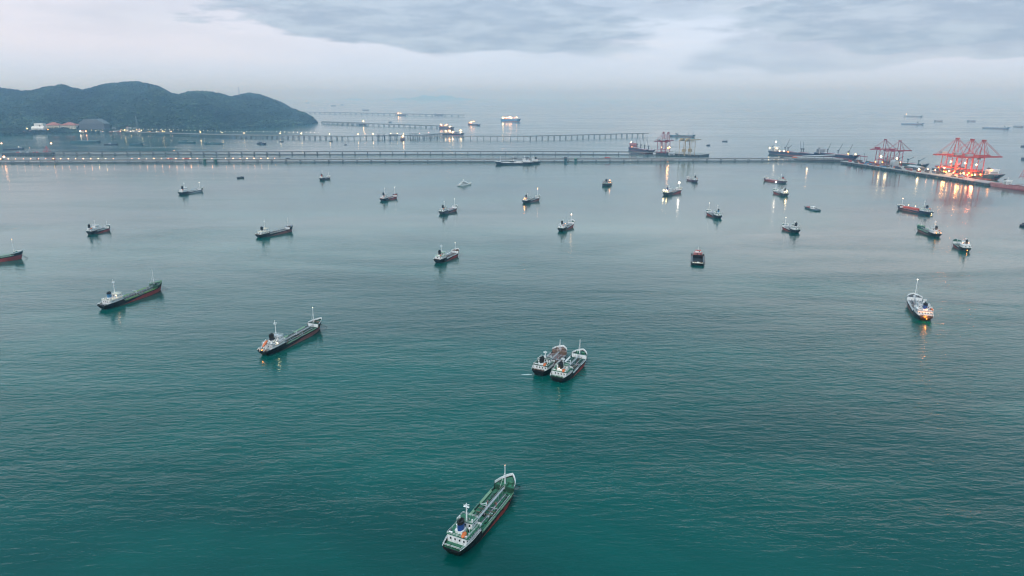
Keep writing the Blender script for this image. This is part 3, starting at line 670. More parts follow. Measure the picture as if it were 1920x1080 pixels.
T('red-decked tanker with tall black funnel and white house, left of the yacht', (715, 377), (745, 371), det=1, beam=10, deck=REDD, htop=GREYP, screens=None, fun=SOOT, boot=RED, fm=13, rm=11, fml=(.5, 'w'), winchm=REDD, hs=1.1, bul=BLACK)
T('dark grey-decked coaster with high bow and white house aft, below the yacht', (826, 402), (857, 394), det=1, beam=10, deck=GREYP, hull=paint('slate_hull', (.06, .055, .07), .3), boot=DUST, screens=None, fun=SOOT, cargo='hold', fm=11, rm=9, fml=(.35, 'w'), z0=2, z1=4.2, name='coaster_ship', cat='coaster')
T('tanker with warm stern lamp and bright white bow lamp left of the picture centre line', (982, 381), (1012, 375), det=1, beam=10, deck=DGREY, screens=None, boot=DUST, fun=DGREY, fm=13, rm=5, fml=(.9, 'o'), z1=4.4, lamps=((.05, 0, 6.5, .8, 'a', 50000), (.86, 0, 16, .3, 'o', 30000)))
T('tanker lit by one white lamp on its foremast, slender black funnel', (1050, 434), (1074, 423), det=1, beam=10, deck=GREYP, htop=GREYP, screens=None, fun=SOOT, fm=10, rm=4, fml=(.7, 'y'), z1=4.0, lamps=((.86, 0, 13.5, .4, 'o', 60000), (.24, -.3, 7.5, .3, 'o', 0)))
T('stubby dark workship crowded with warm deck lights, alone below the jetty', (1134, 350), (1143, 344), L=34, det=1, beam=17, deck=BROWN, htop=BROWN, houses=GREYP, boot=BLACK, screens=None, fun=SOOT, fm=4, rm=3, lamps=((.3, -.35, 9, .7, 'o', 8000), (.1, -.3, 6, .6, 'o', 0), (.2, .1, 8, .4, 'o', 0), (.45, -.4, 5, .5, 'a', 0)), name='workship', cat='workship')
T('big tanker with blue funnel, blazing white bow lamp and long glare on the water', (1243, 367), (1280, 359), det=1, beam=13, L=66, deck=BROWN, htop=GREYP, screens=GREYP, fun=BLUE, fm=9, rm=5, z0=2.4, z1=4.6, lamps=((.84, 0, 15, 1.6, 'w', 900000), (.02, .25, 7.5, .9, 'y', 30000), (.03, -.2, 7.5, .7, 'y', 30000)))
T('small dull purple-red tanker pointing left, behind the big lamp-lit tanker', (1307, 342), (1287, 337), det=1, beam=11, deck=DUST, hull=paint('plum_hull', (.1, .05, .08), .3), boot=DUST, screens=None, fun=SOOT, fm=4, rm=8, L=44)
T('dark tanker with mid blue funnel pointing away left, below the dull purple one', (1350, 410), (1325, 401), det=1, beam=10, deck=GREYP, screens=GREYP, fun=SKYB, fm=11, rm=9, fml=(.45, 'w'), L=44, boat=None)
T('orange-red decked tanker with dark red funnel, pointing left beside a bright lamp', (1476, 344), (1429, 338), det=1, beam=11, deck=REDD, hull=paint('plum_hull', (.1, .05, .08), .3), boot=RED, screens=None, cargo='hold', fun=BRICK, fm=3, rm=8, L=60)
T('grey tanker with a blazing lamp at its bow and white floodlit stern', (1475, 368), (1450, 361), det=1, beam=12, deck=GREYP, htop=GREYP, screens=GREYP, fun=SOOT, rm=3, fm=10, L=50, z0=2.2, z1=3.6, lamps=((.9, .0, 17, 1.1, 'w', 500000), (.03, .0, 7.5, 1.0, 'y', 80000)))
T('compact pale tanker bristling with fittings, right of the open barge', (1495, 437), (1468, 428), det=1, beam=11, deck=GREYP, htop=TEALD, screens=WHITE, fun=SOOT, fm=9, rm=4, fml=(.35, 'w'), L=36, boat=None)
T('gas carrier with bright red tanks along its deck, pointing left', (1742, 402), (1685, 392), det=1, beam=12, deck=REDD, hull=NAVY, boot=DUST, screens=None, cargo='gas', fun=NAVY, fm=11, rm=10, fml=(.8, 'o'), L=64, lamps=((.02, -.1, 1.2, .5, 'y', 3000), (.7, -.2, 7, .3, 'y', 0), (.5, -.2, 7, .3, 'y', 0)), name='gas_carrier', cat='gas carrier')
T('green-decked tanker pointing left with maroon hull and orange lamps at its stern', (1757, 444), (1722, 432), det=1, beam=11, deck=TEALD, htop=GREYP, screens=G3, fun=BROWN, boot=DUST, fm=6, rm=9, bul=G3, L=50, lamps=((.01, .25, 4.5, .35, 'a', 6000), (.01, -.25, 4.5, .35, 'a', 0)))
T('small teal-decked tanker with white house, one yellow lamp by its stern, at the far right', (1813, 472), (1790, 460), det=1, beam=10, deck=TEALD, htop=WHITE, screens=None, fun=BROWN, fm=3, rm=4, L=38, boat=None, bul=TEALD, lamps=((.0, 0, 1.4, .4, 'a', 4000), (.2, .3, 7.5, .3, 'o', 0), (.2, -.3, 7.5, .3, 'o', 0)))

# black hopper barge with an open hold
def barge():
    r, L = root_at('hopper_barge', 'black open-hold barge with pale pink wheelhouse at its far end', 'barge', (1308, 503), (1308, 476), 50)
    B = 15; h = Hull(L, B, 3.0, 3.2, hp=0, hf=0, sheer=.3, bluff=.6); h.build(r, BLACK, RED, -.3, .4)
    mb = MB(); X = h.X
    for sg in (1, -1): mb.box((X(.42), sg * (B / 2 - 1.2), 2.95), (L * .62, 1.6, .12))
    mb.build('side_deck', DGREY, r)
    MB().box((X(.055), 0, 2.95), (L * .11, B * .76, .14)).build('aft_deck', CREAM, r); MB().box((X(.84), 0, 3.0), (L * .22, B * .8, .14)).build('fore_deck', BROWN, r)
    MB().box((X(.42), 0, .25), (L * .62, B - 3.9, .3)).build('hold_floor', SOOT, r)
    w_ = MB()
    for sg in (1, -1): w_.box((X(.42), sg * (B / 2 - 2.0), 2.3), (L * .62, .2, 3.9))
    w_.box((X(.73), 0, 2.3), (.2, B - 4, 3.9)); w_.box((X(.11), 0, 2.3), (.2, B - 4, 3.9)); w_.build('hold_coaming', BLACK, r)
    house(r, (X(.86), 0, 3.07), (5.5, 9.5, 2.6), PINK, PINK, 1, 'deckhouse'); house(r, (X(.88), 0, 5.8), (3.8, 6, 2.2), WHITE, BRICK, 1, 'wheelhouse')
    mast(r, X(.9), 8, 4, WHITE, False, 1)
    for y in (-3.5, 0, 3): winch(r, X(.05), y, 3.02, BROWN if y else WHITE, .9)
    for i in range(6): MB().box((X(random.uniform(.02, .1)), random.uniform(-5, 5), 3.3), (1.2, .9, .6), random.random()).build('deck_box', random.choice([CREAM, BROWN, DGREY]), r)
barge()
def yacht():
    r, L = root_at('motor_yacht', 'white motor yacht with stepped cabins and dark window bands', 'yacht', (858, 349), (884, 346))
    h = Hull(L, 7.5, 2.2, 3.2, hp=0, hf=0, sheer=.8); h.build(r, WHITE, NAVY, -.3, .1); X = h.X
    h.deckpoly(.01, .97, .3, CREAM, r, 'main_deck')
    z = 2.4
    for (a, b, w_, hh) in ((.16, .74, 5.8, 2.6), (.26, .62, 4.8, 2.3), (.36, .5, 3.6, 1.6)):
        n = MB().prism([(X(a), -w_ / 2), (X(b) - 1.5, -w_ / 2), (X(b), -w_ / 4), (X(b), w_ / 4), (X(b) - 1.5, w_ / 2), (X(a), w_ / 2)], z, z + hh).build('cabin', WHITE, r)
        for sg in (1, -1): MB().box(((X(a) + X(b)) / 2 - .5, sg * (w_ / 2 + .04), z + hh * .55), (X(b) - X(a) - 3.5, .08, hh * .34)).build('window', GLASSD, n)
        MB().box((X(b) + .03, 0, z + hh * .55), (.08, w_ * .45, hh * .34)).build('window', GLASSD, n)
        z += hh; MB().box(((X(a) + X(b)) / 2 - .6, 0, z + .08), (X(b) - X(a) + 1, w_ + .6, .15)).build('roof_deck', WHITE, n); z += .16
    mast(r, X(.42), z, 3, WHITE, True, 1)
    railing(r, [(X(s), h.bd(s) - .1, h.ztop(s)) for s in (.6, .75, .88, .97)], .9, WHITE, 2.5, .06); railing(r, [(X(s), -h.bd(s) + .1, h.ztop(s)) for s in (.6, .75, .88, .97)], .9, WHITE, 2.5, .06)
yacht()
def small_boat(label, stern, bow, L=None, beam=None, hull=DGREY, z=1.4, housep=None, hm=GREYP, cargo=None, cm=DGREY, name='barge', cat='barge', boot=BLACK, lamp=None, mst=0, zh=2.4, group=None, bluff=.5):
    r, L = root_at(name, label, cat, stern, bow, L, group); B = beam or max(4, L * .2)
    h = Hull(L, B, z, z * 1.25, hp=0, hf=0, sheer=z * .25, bluff=bluff); h.build(r, hull, boot, -.3, .2); h.deckpoly(.01, .97, z * .3, DGREY, r, 'deck'); X = h.X
    if housep: house(r, (X(housep), 0, z * .8), (max(2.5, L * .13), B * .6, zh), hm, hm, 1, 'wheelhouse')
    if cargo: 
        a, b = cargo; MB().box((X((a + b) / 2), 0, z + .3), (L * (b - a), B * .7, 1.1)).build('hatch_coaming', cm, r)
        for q in np.linspace(a + .03, b - .03, 6): MB().box((X(q), 0, z + 1.0), (L * (b - a) / 7, B * .72, .3)).build('hatch_cover', cm, r)
    if mst: mast(r, X(housep or .5), z * .8 + zh, mst, GREYP, False, 1)
    if lamp: bulb(r, (X(lamp[0]), 0, lamp[1]), lamp[2], lamp[3])
    return r
SB = small_boat
SB('low red-topped workboat with dark blue hull and white midships cabin, pointing left', (1539, 398), (1508, 388), L=40, beam=11, hull=TEALH, z=2.0, housep=.5, hm=WHITE, cargo=(.56, .85), cm=REDD, name='workboat', cat='workboat', zh=3.4, mst=2)
SB('small unlit black barge alone on the water left of the masted ship', (445, 335), (457, 333.5), L=16, beam=8, hull=SOOT, z=2.6, name='barge')
SB('very long low dark barge moored off the wooded shore', (133, 266.5), (190, 266.5), hull=TEALH, beam=24, z=4.2, cargo=(.1, .9), cm=TEALH)
SB('dark landing craft with white cabin between two barges off the shore', (195, 272), (222, 271.5), hull=NAVY, beam=14, z=3, housep=.4, hm=GREYP, zh=5, mst=5, name='workboat', cat='workboat')
SB('short slate barge right of the landing craft with white cabin', (243, 271.5), (269, 271.5), hull=TEALH, beam=15, z=4.5, cargo=(.25, .8), cm=NAVY)
SB('slate barge with a second low barge lying close behind it', (335, 268.5), (368, 268.5), hull=TEALH, beam=15, z=4, cargo=(.1, .85), cm=TEALH)
SB('low barge lying just behind the longer slate barge', (342, 264.5), (352, 264.5), hull=TEALH, beam=9, z=3)
SB('flat barge with wheelhouse on its left end, off the jetty', (383, 270.5), (419, 270.5), hull=TEALH, beam=14, z=3.2, housep=.12, hm=TEALH, zh=4, cargo=(.25, .9), cm=TEALH)
SB('dark harbour tug with a raised wheelhouse between the jetties', (483, 270), (498, 271), hull=NAVY, beam=13, z=4.5, housep=.4, hm=DGREY, zh=6, mst=5, name='tug', cat='tug')
SB('small dark launch under the first jetty lamp right of the tug', (524, 266), (532, 266), hull=NAVY, beam=7, z=2.4, housep=.5, hm=GREYP, zh=3, name='launch', cat='launch')
SB('small dark launch under the jetty lamp nearest the loading platforms', (617, 265.5), (624, 265.5), hull=NAVY, beam=7, z=2.4, housep=.5, hm=GREYP, zh=3, name='launch', cat='launch')
SB('tiny launch in open water below the loading platforms', (646, 272), (650, 271.5), hull=NAVY, beam=5, z=1.8, name='launch', cat='launch')
SB('dark boat half out of the picture at its right edge', (1916, 425), (1930, 422), L=24, hull=NAVY, beam=8, z=2.6, housep=.3, hm=DGREY, name='workboat', cat='workboat', mst=3)
SB('dark survey boat beyond the left pier head with a small white lamp', (5, 281), (46, 279.5), hull=NAVY, beam=18, z=3, housep=.82, hm=GREYP, zh=5, mst=4, cargo=(.2, .7), cm=DGREY, lamp=(.75, 8, .7, 'w'), name='workboat', cat='workboat')

# ------------------------------------------------------------------ jetties
class Path:
    def __init__(p, pts): p.P = [at(*q) for q in pts]; p.l = [0]; [p.l.append(p.l[-1] + (b - a).length) for a, b in zip(p.P[:-1], p.P[1:])]
    def pos(p, d):
        for i in range(len(p.P) - 1):
            if d <= p.l[i + 1] or i == len(p.P) - 2:
                a, b = p.P[i], p.P[i + 1]; t = (b - a).normalized(); return a + t * (d - p.l[i]), t
    def at_px(p, px):
        lo, hi = 0.0, p.l[-1]
        f = lambda d: 960 + FPX * p.pos(d)[0].x / (p.pos(d)[0].y * math.cos(PITCH) + (CAM_H - 8) * math.sin(PITCH))
        for _ in range(40):
            mid = (lo + hi) / 2
            if f(mid) < px: lo = mid
            else: hi = mid
        return p.pos(lo)
def side(t): return Vector((-t.y, t.x, 0))
def jetty(label, pts, z, width, step, thick=1.6, lower=True, pile=1.0, mat=CONC, group='jetties', pipes=True, n_leg=2, rail=True, capm=DCONC):
    p = Path(pts); mid, tm = p.pos(0); r = thing('jetty', label, 'jetty', p.P[0], 0, group); O = p.P[0]
    dk, kb, lo, pi = MB(), MB(), MB(), MB()
    for i, (a, b) in enumerate(zip(p.P[:-1], p.P[1:])):
        t = (b - a).normalized(); s = side(t) * width / 2; a, b = a - O, b - O
        def seg(mb, off, w_, z0, z1):
            o = side(t) * off; hw = side(t) * w_ / 2; q = [a + o - hw, b + o - hw, b + o + hw, a + o + hw]; mb.prism([(v.x, v.y) for v in q], z0, z1)
        seg(dk, 0, width, z - thick, z)
        for sg in (1, -1): seg(kb, sg * (width / 2 - .15), .3, z, z + 1.0)
        if lower: seg(lo, -width / 2 - .8, 1.8, .3, 2.5)
        if pipes:
            for k in (0, 1.1, 2.2): seg(pi, width / 2 - 2.6 - k, .7, z + .5, z + 1.3)
    dk.build('deck', mat, r); kb.build('parapet', capm, r)
    if lower: lo.build('fender_beam', capm, r)
    if pipes: pi.build('pipeline', GREYP, r)
    me = MB(); 
    me.box((0, 0, z - thick - .7), (2.6 * pile, width, 1.4))
    for k in range(n_leg): y = -width / 2 + 1 + (width - 2) * k / (n_leg - 1); me.bar((0, y, -.6), (0, y, z - thick - 1.3), 1.0 * pile, n=6)
    if lower: me.box((0, -width / 2 - .2, 1.6), (3.6 * pile, 2.6, 2.0))
    me = me.mesh('support_pier', capm); n = int(p.l[-1] / step)
    for k in range(min(n + 1, 300)):
        q, t = p.pos(k * step + .01); link('support_pier', me, r, loc=q - O, rot=(0, 0, math.atan2(t.y, t.x)))
    return p, r
POST = {h: MB().bar((0, 0, 0), (0, 0, h), .22, .14, 6).bar((0, 0, h), (0, -1.2, h + .3), .12, n=4).mesh('lamp_pole', DGREY) for h in (3, 5, 8, 14, 28)}
def street_lamp(loc, h, r, k, label, group, reach=1.2):
    o = thing('street_lamp', label, 'lamp', loc, 0, group); link('pole', POST[h], o); bulb(o, (0, -reach, h + .3), r, k, 'lamp_head'); return o
JB, JBr = jetty('nearest long concrete trestle jetty right across the harbour, its left part lined with lamps', [(-60, 305.6), (0, 305.2), (470, 304), (940, 303), (1490, 301.6), (1580, 303.5)], 8, 13, 40, 2.8)
JA, JAr = jetty('thinner trestle jetty running parallel just beyond the nearest one', [(96, 290.6), (500, 290), (1000, 289.6), (1262, 291)], 9.5, 8, 40, 1.4, pipes=False)
JC, JCr = jetty('lamp-lit trestle jetty leaving the wooded shore towards the loading platforms', [(236, 251.5), (430, 257.5), (650, 260.5), (790, 258.5), (858, 252.5)], 12, 12, 26, 2.4, lower=False, pile=1.5)
JD, JDr = jetty('bent trestle jetty from the loading platforms to the terminal with the purple cranes', [(770, 260.5), (990, 260.8), (1215, 254.8)], 13, 9, 29, 2.6, lower=False, pile=1.1)
JE, JEr = jetty('short jetty from the tip of the headland', [(604, 231), (680, 233.6)], 12, 12, 50, 4, lower=False, pile=2, pipes=False)
JF, JFr = jetty('slanting far jetty ending at a lamp-lit berth', [(608, 232.5), (720, 236), (842, 240.4)], 12, 12, 45, 4, lower=False, pile=2, pipes=False)
JG, JGr = jetty('faintest far jetty low under the horizon behind the headland', [(572, 212), (740, 215.5), (872, 218.3)], 14, 14, 80, 5, lower=False, pile=3, pipes=False)
for px in list(range(5, 226, 14)) + [250, 263, 277, 291, 305, 318, 332, 346, 359, 372, 399, 425, 439, 452, 465, 478, 491, 504, 517]:
    q, t = JB.at_px(px); street_lamp(q + Vector((0, -5.4, 8)), 3, random.uniform(.6, 1.05), random.choice('oooy'), 'small warm lamp standing in the row on the left part of the nearest jetty', 'lamps on the nearest jetty')
for px in (212, 267, 307, 377, 418, 459, 526, 566, 619, 672, 700):
    q, t = JC.at_px(px); street_lamp(q + Vector((0, -5, 12)), 8, 1.35, 'y', 'bright floodlight mast on the jetty off the wooded shore', 'floodlights on the shore jetty')
    if px in (212, 267, 307, 377, 418, 459, 526, 566, 619): beam_light(q + Vector((0, -9, 19)), 1500, (1, .85, .6), 1.2)
for px in range(262, 604, 8):
    q, t = JC.at_px(px); street_lamp(q + Vector((0, 5, 12)), 14, random.uniform(.5, .8), 'w', 'tiny pale lamp in the long row over the shore jetty', 'pale lamps over the shore jetty')
for px in (685, 733, 745, 757, 768, 787, 804, 838): q, t = JC.at_px(px); street_lamp(q + Vector((0, 3, 12)), 8, .8, random.choice('oy'), 'small lamp on the loading platforms of the shore jetty', 'lamps on the loading platforms')
q, t = JA.at_px(327); street_lamp(q + Vector((0, 0, 9.5)), 3, .8, 'o', 'single warm lamp on the thinner jetty', None)
# things on the nearest jetty
def truck(path, px, label, body, L=16, flip=1):
    q, t = path.at_px(px); r = thing('truck', label, 'truck', q + Vector((0, 1, 8)), math.atan2(t.y, t.x) + (math.pi if flip < 0 else 0))
    MB().box((-1.5, 0, 2.3), (L - 4, 2.6, 2.5)).build('trailer', body, r); MB().box((L / 2 - 1.6, 0, 1.9), (2.4, 2.6, 2.6)).build('cab', body, r)
    MB().box((0, 0, .95), (L, 1.1, .3)).build('chassis', SOOT, r)
    wm = MB().bar((0, -1.25, .55), (0, 1.25, .55), .55, n=10).mesh('wheel', TYRE)
    for x in (-L / 2 + 1, -L / 2 + 2.4, -1, L / 2 - 3.6, L / 2 - 1.4): link('wheel', wm, r, loc=(x, 0, 0))
    return r
truck(JB, 318, 'red truck standing on the nearest jetty, left of another red truck', BRICK); truck(JB, 349, 'red truck standing on the nearest jetty, right of another red truck', BRICK)
truck(JB, 1139, 'red truck alone on the right half of the nearest jetty', BRICK); truck(JB, 2, 'teal truck on the nearest jetty at the left edge', TEALD)
truck(JB, 540, 'dark truck just past the last lamp of the nearest jetty', DGREY, 12); truck(JB, 965, 'dark truck behind the left half of the two moored coasters', DGREY, 13)
truck(JB, 985, 'dark truck behind the right half of the two moored coasters', DGREY, 13, -1); truck(JB, 1466, 'dark truck on the nearest jetty under the long bulk carriers', DGREY, 12); truck(JB, 1490, 'orange truck on the nearest jetty under the long bulk carriers', ORANGE, 15)
for px, lb in ((386, 'teal mooring dolphin beside the nearest jetty, left one of the left pair'), (407, 'teal mooring dolphin beside the nearest jetty, right one of the left pair'), (1060, 'dark teal mooring dolphin under a dark hut beside the nearest jetty'), (1079, 'bright teal mooring dolphin right of the dark one, beside the nearest jetty')):
    q, t = JB.at_px(px); r = thing('mooring_dolphin', lb, 'mooring dolphin', q + Vector((0, -9.5, 0)))
    MB().bar((0, 0, -.6), (0, 0, 9), 3.6, 3.9, 10).build('caisson', TEALD if px != 1060 else TEALH, r); MB().bar((0, 0, 9), (0, 0, 10.2), 4.6, 4.6, 10).build('cap', G3 if px != 1060 else DGREY, r)
    MB().bar((-1.5, 0, 10.2), (-1.5, 0, 11.6), .5, .6, 6).bar((1.5, 0, 10.2), (1.5, 0, 11.6), .5, .6, 6).build('bollard', DGREY, r)
    if px == 1060: MB().box((0, 0, 12.2), (9, 5, 3.6)).build('hut', DGREY, r)
# loading platforms
for a, b, hgt, lb in ((706, 722, 20, 'left loading platform frame on the shore jetty'), (728, 746, 17, 'middle loading platform on the shore jetty, crowded with pipes'), (767, 784, 21, 'right loading platform frame on the shore jetty')):
    (P0, t), (P1, _) = JC.at_px(a), JC.at_px(b); r = thing('loading_platform', lb, 'loading platform', P0, math.atan2((P1 - P0).y, (P1 - P0).x)); L = (P1 - P0).length
    MB().box((L / 2, -10, 11), (L, 16, 2.6)).build('platform', DCONC, r)
    for x in np.linspace(2, L - 2, 4):
        MB().bar((x, -16, -.6), (x, -16, 10), 1.3, n=6).build('pile', DCONC, r); MB().bar((x, -15, 12), (x, -15, hgt), .5, n=5).build('column', DGREY, r)
    MB().box((L / 2, -12, hgt), (L, 8, 1.4)).build('canopy', DGREY, r)
    for k in range(5): x = random.uniform(2, L - 2); MB().box((x, -11, 14), (random.uniform(2, 5), 4, random.uniform(2, 5)), random.random()).build('pump_house', random.choice([GREYP, DGREY, BROWN]), r)
# left pier head
def pierhead():
    P0, P1 = at(4, 291.2), at(98, 290.8); r = thing('pier_head', 'solid dark pier head at the left end of the thinner jetty', 'pier', P0, math.atan2((P1 - P0).y, (P1 - P0).x)); L = (P1 - P0).length
    MB().box((L / 2, 8, 3.6), (L, 18, 7.6)).build('quay_block', DCONC, r)
    for x in np.arange(4, L, 8): MB().box((x, -1.4, 2.6), (1.4, 1, 5)).build('fender', SOOT, r)
    for k in range(8): x = random.uniform(10, L - 8); MB().box((x, 10, 8.4), (random.uniform(4, 9), 5, random.uniform(2, 4)), random.uniform(-.3, .3)).build('cargo_stack', random.choice([DGREY, BRICK, GREYP, DUST]), r)
pierhead()
def tower(loc, h, w_, mat, label, name, cat, top=None):
    r = thing(name, label, cat, loc); c = [(1, 1), (1, -1), (-1, -1), (-1, 1)]; tp = .06
    for x, y in c: MB().bar((x * w_ / 2, y * w_ / 2, 0), (x * w_ / 2 * tp, y * w_ / 2 * tp, h), max(.3, w_ * .035), n=5).build('leg', mat, r)
    for j in range(4):
        z = h * (j + .8) / 4.6; f = 1 - (1 - tp) * z / h
        mb = MB()
        for (a, b), (e, g) in zip(c, c[1:] + c[:1]): mb.bar((a * w_ / 2 * f, b * w_ / 2 * f, z), (e * w_ / 2 * f, g * w_ / 2 * f, z), max(.2, w_ * .022), n=4)
        mb.build('brace', mat, r)
    if top: bulb(r, (0, 0, h + .5), top[0], top[1])
    return r
q = at(87, 290.5); tower(q + Vector((0, 6, 7.4)), 19, 17, BRICK, 'red pyramid-shaped lattice derrick on the left pier head', 'derrick', 'derrick')
q = at(55, 290.5); tower(q + Vector((0, 6, 7.4)), 14, 8, GREYP, 'pale lattice tower with small warm lamp on the left pier head', 'lattice_tower', 'tower', (.6, 'o'))
street_lamp(at(98, 290.5) + Vector((0, 6, 7.4)), 28, 1.9, 'o', 'tall mast with a large orange lamp right of the red derrick', None)
street_lamp(at(5, 290.5) + Vector((0, 6, 7.4)), 28, 1.7, 'o', 'tall mast with a large orange lamp at the left picture edge', None)
q, t = JB.at_px(8); street_lamp(q + Vector((0, 2, 8)), 8, 2.4, 'o', 'biggest pinkish floodlight on the nearest jetty at the left edge', None)
for px, lb in ((72, 'dark crane cab with a raised boom on the nearest jetty, left'), (101, 'red crane with a lit cab on the nearest jetty, right')):
    q, t = JB.at_px(px); r = thing('mobile_crane', lb, 'mobile crane', q + Vector((0, 0, 8)))
    MB().box((0, 0, 2.2), (9, 3, 2.2)).build('carrier', DGREY if px == 72 else BRICK, r); MB().box((-1, 0, 4.4), (4, 2.6, 2.2)).build('cab', TARP if px == 72 else BRICK, r); MB().bar((0, 0, 4.5), (-7 if px == 72 else 4, 0, 11), .5, .3, 5).build('boom', DGREY if px == 72 else BRICK, r)
    for x in (-3, 0, 3): MB().bar((x, -1.6, .7), (x, 1.6, .7), .7, n=8).build('wheel', TYRE, r)

# ------------------------------------------------------------------ big ships
def bulker(label, stern, bow, L=None, beam=None, hull=NAVY, boot=DUST, z=9, cranes=(), hm=GREYP, name='bulk_carrier', cat='bulk carrier', lights=(), cargo='hatch', fun=DGREY, acc=.1, head=None, loc=None, cm=DGREY, deckm=DUST, mastn=True):
    if loc is not None: r = thing(name, label, cat, loc, head); 
    else: r, L = root_at(name, label, cat, stern, bow, L)
    B = beam or L * .15; h = Hull(L, B, z, z * 1.15, hp=0, hf=2.5, fore=.92, sheer=1, bluff=.55); h.build(r, hull, boot, .0, .3, .5); X = h.X
    h.deckpoly(.003, .92, .9, deckm, r, 'main_deck'); h.deckpoly(.92, .985, .5, deckm, r, 'forecastle_deck')
    k = L / 180
    o = house(r, (X(acc), 0, z - .9), (L * .07, B * .75, 11 * k), hm, hm, 0, 'accommodation'); house(r, (X(acc) + L * .008, 0, z - .6 + 11 * k), (L * .05, B * .95, 3 * k), hm, hm, 0, 'bridge')
    for fz in (2.5, 5.3, 8.1):
        MB().box((X(acc) + L * .035 + .06, 0, z - .9 + fz * k), (.12, B * .62, .9 * k)).build('window_row', GLASSD, o)
        MB().box((X(acc), -B * .375 - .06, z - .9 + fz * k), (L * .055, .12, .9 * k)).build('window_row', GLASSD, o)
    funnel(r, X(acc - .05), z + 6 * k, 9 * k, 2.6 * k, fun, SOOT)
    if mastn: mast(r, X(acc), z + 14 * k, 8 * k, hm, True, 0, .4 * k); mast(r, X(.965), z + 2, 10 * k, hm, False, 0, .4 * k, name='foremast')
    s0, s1 = acc + .06, .9
    if cargo == 'hatch':
        n = 5
        for i in range(n):
            s = s0 + (s1 - s0) * (i + .5) / n; MB().box((X(s), 0, z + .3), ((s1 - s0) / n * L * .72, B * .62, 2.2)).build('hatch_coaming', deckm, r); MB().box((X(s), 0, z + 1.7), ((s1 - s0) / n * L * .76, B * .66, .6)).build('hatch_cover', deckm if i % 2 else GREYP, r)
    for (s, jx, jy, jz) in cranes:
        c = MB().bar((X(s), 0, z), (X(s), 0, z + 11 * k), 1.5 * k, 1.3 * k, 8).build('crane_post', cm, r); MB().box((X(s), 0, z + 12.5 * k), (4 * k, 3.6 * k, 4 * k)).build('crane_house', cm, c)
        MB().bar((X(s) + 1.5 * k * (1 if jx > 0 else -1), 0, z + 12 * k), (X(s) + jx * k, jy * k, z + jz * k), .8 * k, .5 * k, 5).build('crane_jib', cm, c)
    for (s, y, zz, rr, kk) in lights: bulb(r, (X(s), y * B, zz), rr, kk, 'deck_lamp')
    return r, h
bulker('bulk carrier with four raised thin deck cranes and salmon-lit house, left of the purple cranes', (1178, 279.5), (1228, 290), L=190, beam=28, hull=paint('violet_hull', (.05, .035, .07), .25), cranes=((.3, -14, 0, 36), (.48, -14, 0, 36), (.66, -16, 0, 38), (.84, -18, 0, 34)), hm=PINK, deckm=DUST, lights=((.12, -.3, 27, 1.6, 'w'), (.2, -.4, 12, .9, 'o')))
bulker('long bulk carrier with floodlit stern, left of the pair at the conveyor berth', (1443, 287.5), (1540, 295.5), L=185, beam=30, hull=NAVY, z=9, cranes=((.3, 14, 0, 40), (.36, 12, 0, 22), (.62, -6, 0, 34), (.66, -3, 0, 34)), lights=((.1, 0, 38, 1.8, 'w'), (.02, -.3, 18, 1.4, 'y'), (.17, -.3, 18, 1.4, 'y'), (.24, -.4, 11, 1.2, 'y'), (.33, -.4, 12, 1.2, 'y'), (.42, -.45, 10, 1.3, 'a')), hm=WHITE)
bulker('dark bulk carrier with three raised deck cranes, right of the pair at the conveyor berth', (1532, 291), (1604, 299.5), L=170, beam=30, hull=NAVY, z=9, cranes=((.28, 12, 0, 36), (.55, 16, 0, 36), (.8, 14, 0, 36)), lights=((.88, -.4, 16, 1.5, 'a'), (.97, 0, 16, 1.5, 'y')), hm=GREYP)
# ------------------------------------------------------------------ terminals
Q0, Q1 = at(1575, 306), at(1850, 348.5); QD = (Q1 - Q0).normalized(); QS = Vector((-QD.y, QD.x, 0)); QS = QS if QS.x > 0 else -QS; QA = math.atan2(QD.y, QD.x)
def qp(s, w_, z=0): return Q0 + QD * s + QS * w_ + Vector((0, 0, z))
ZQ = 6.0
def quay(label, P0, P1, width, z, sidev, name='quay', taper=None):
    r = thing(name, label, 'quay', P0, 0); L = (P1 - P0).length; d = (P1 - P0).normalized()
    pts = [Vector((0, 0, 0)), d * L] + ([d * L + sidev * taper, d * L * .82 + sidev * taper, d * L * .74 + sidev * width] if taper else [d * L + sidev * width]) + [sidev * width]; pl = [(v.x, v.y) for v in pts]
    MB().prism(pl, z - 1.6, z).build('deck', CONC, r)
    inn = [(v.x, v.y) for v in (pts[0] + sidev * 3 + d * 2, pts[1] + sidev * 3 - d * 2, *[q_ - sidev * 3 - d * 2 for q_ in pts[2:-1]], pts[-1] - sidev * 3 + d * 2)]
    MB().prism(inn, -.6, z - 1.6).build('quay_core', DCONC, r)
    pm = MB().bar((0, 0, -.6), (0, 0, z - 1.5), .8, n=6).mesh('pile', DCONC); fm_ = MB().box((0, 0, z - 2.6), (1.6, 1.6, 3.6)).mesh('fender', TYRE)
    n = int(L / 7)
    for i in range(n): link('pile', pm, r, loc=d * (7 * i + 3) + sidev * 1.2)
    for i in range(int(L / 22)): link('fender', fm_, r, loc=d * (22 * i + 8) - sidev * .8)
    return r
quay('long concrete container quay running towards the camera on the right', Q0, Q0 + QD * 505, 78, ZQ, QS, taper=34)
# extra bit of conveyor berth
A0, A1 = at(1500, 301.4), at(1580, 303.5); sv = Vector((0, 1, 0)) * 1.0
quay('conveyor berth platform joining the nearest jetty to the container quay', at(1502, 300.8), at(1578, 303.0), 60, 7.5, sv, 'berth_platform')
K0, K1 = at(1228, 289.5), at(1311, 294.8); KD = (K1 - K0).normalized(); KS = Vector((-KD.y, KD.x, 0)); KS = KS if KS.x > 0 else -KS
quay('short quay under the purple and the cream gantry cranes', K0, K1, 70, 7, KS)

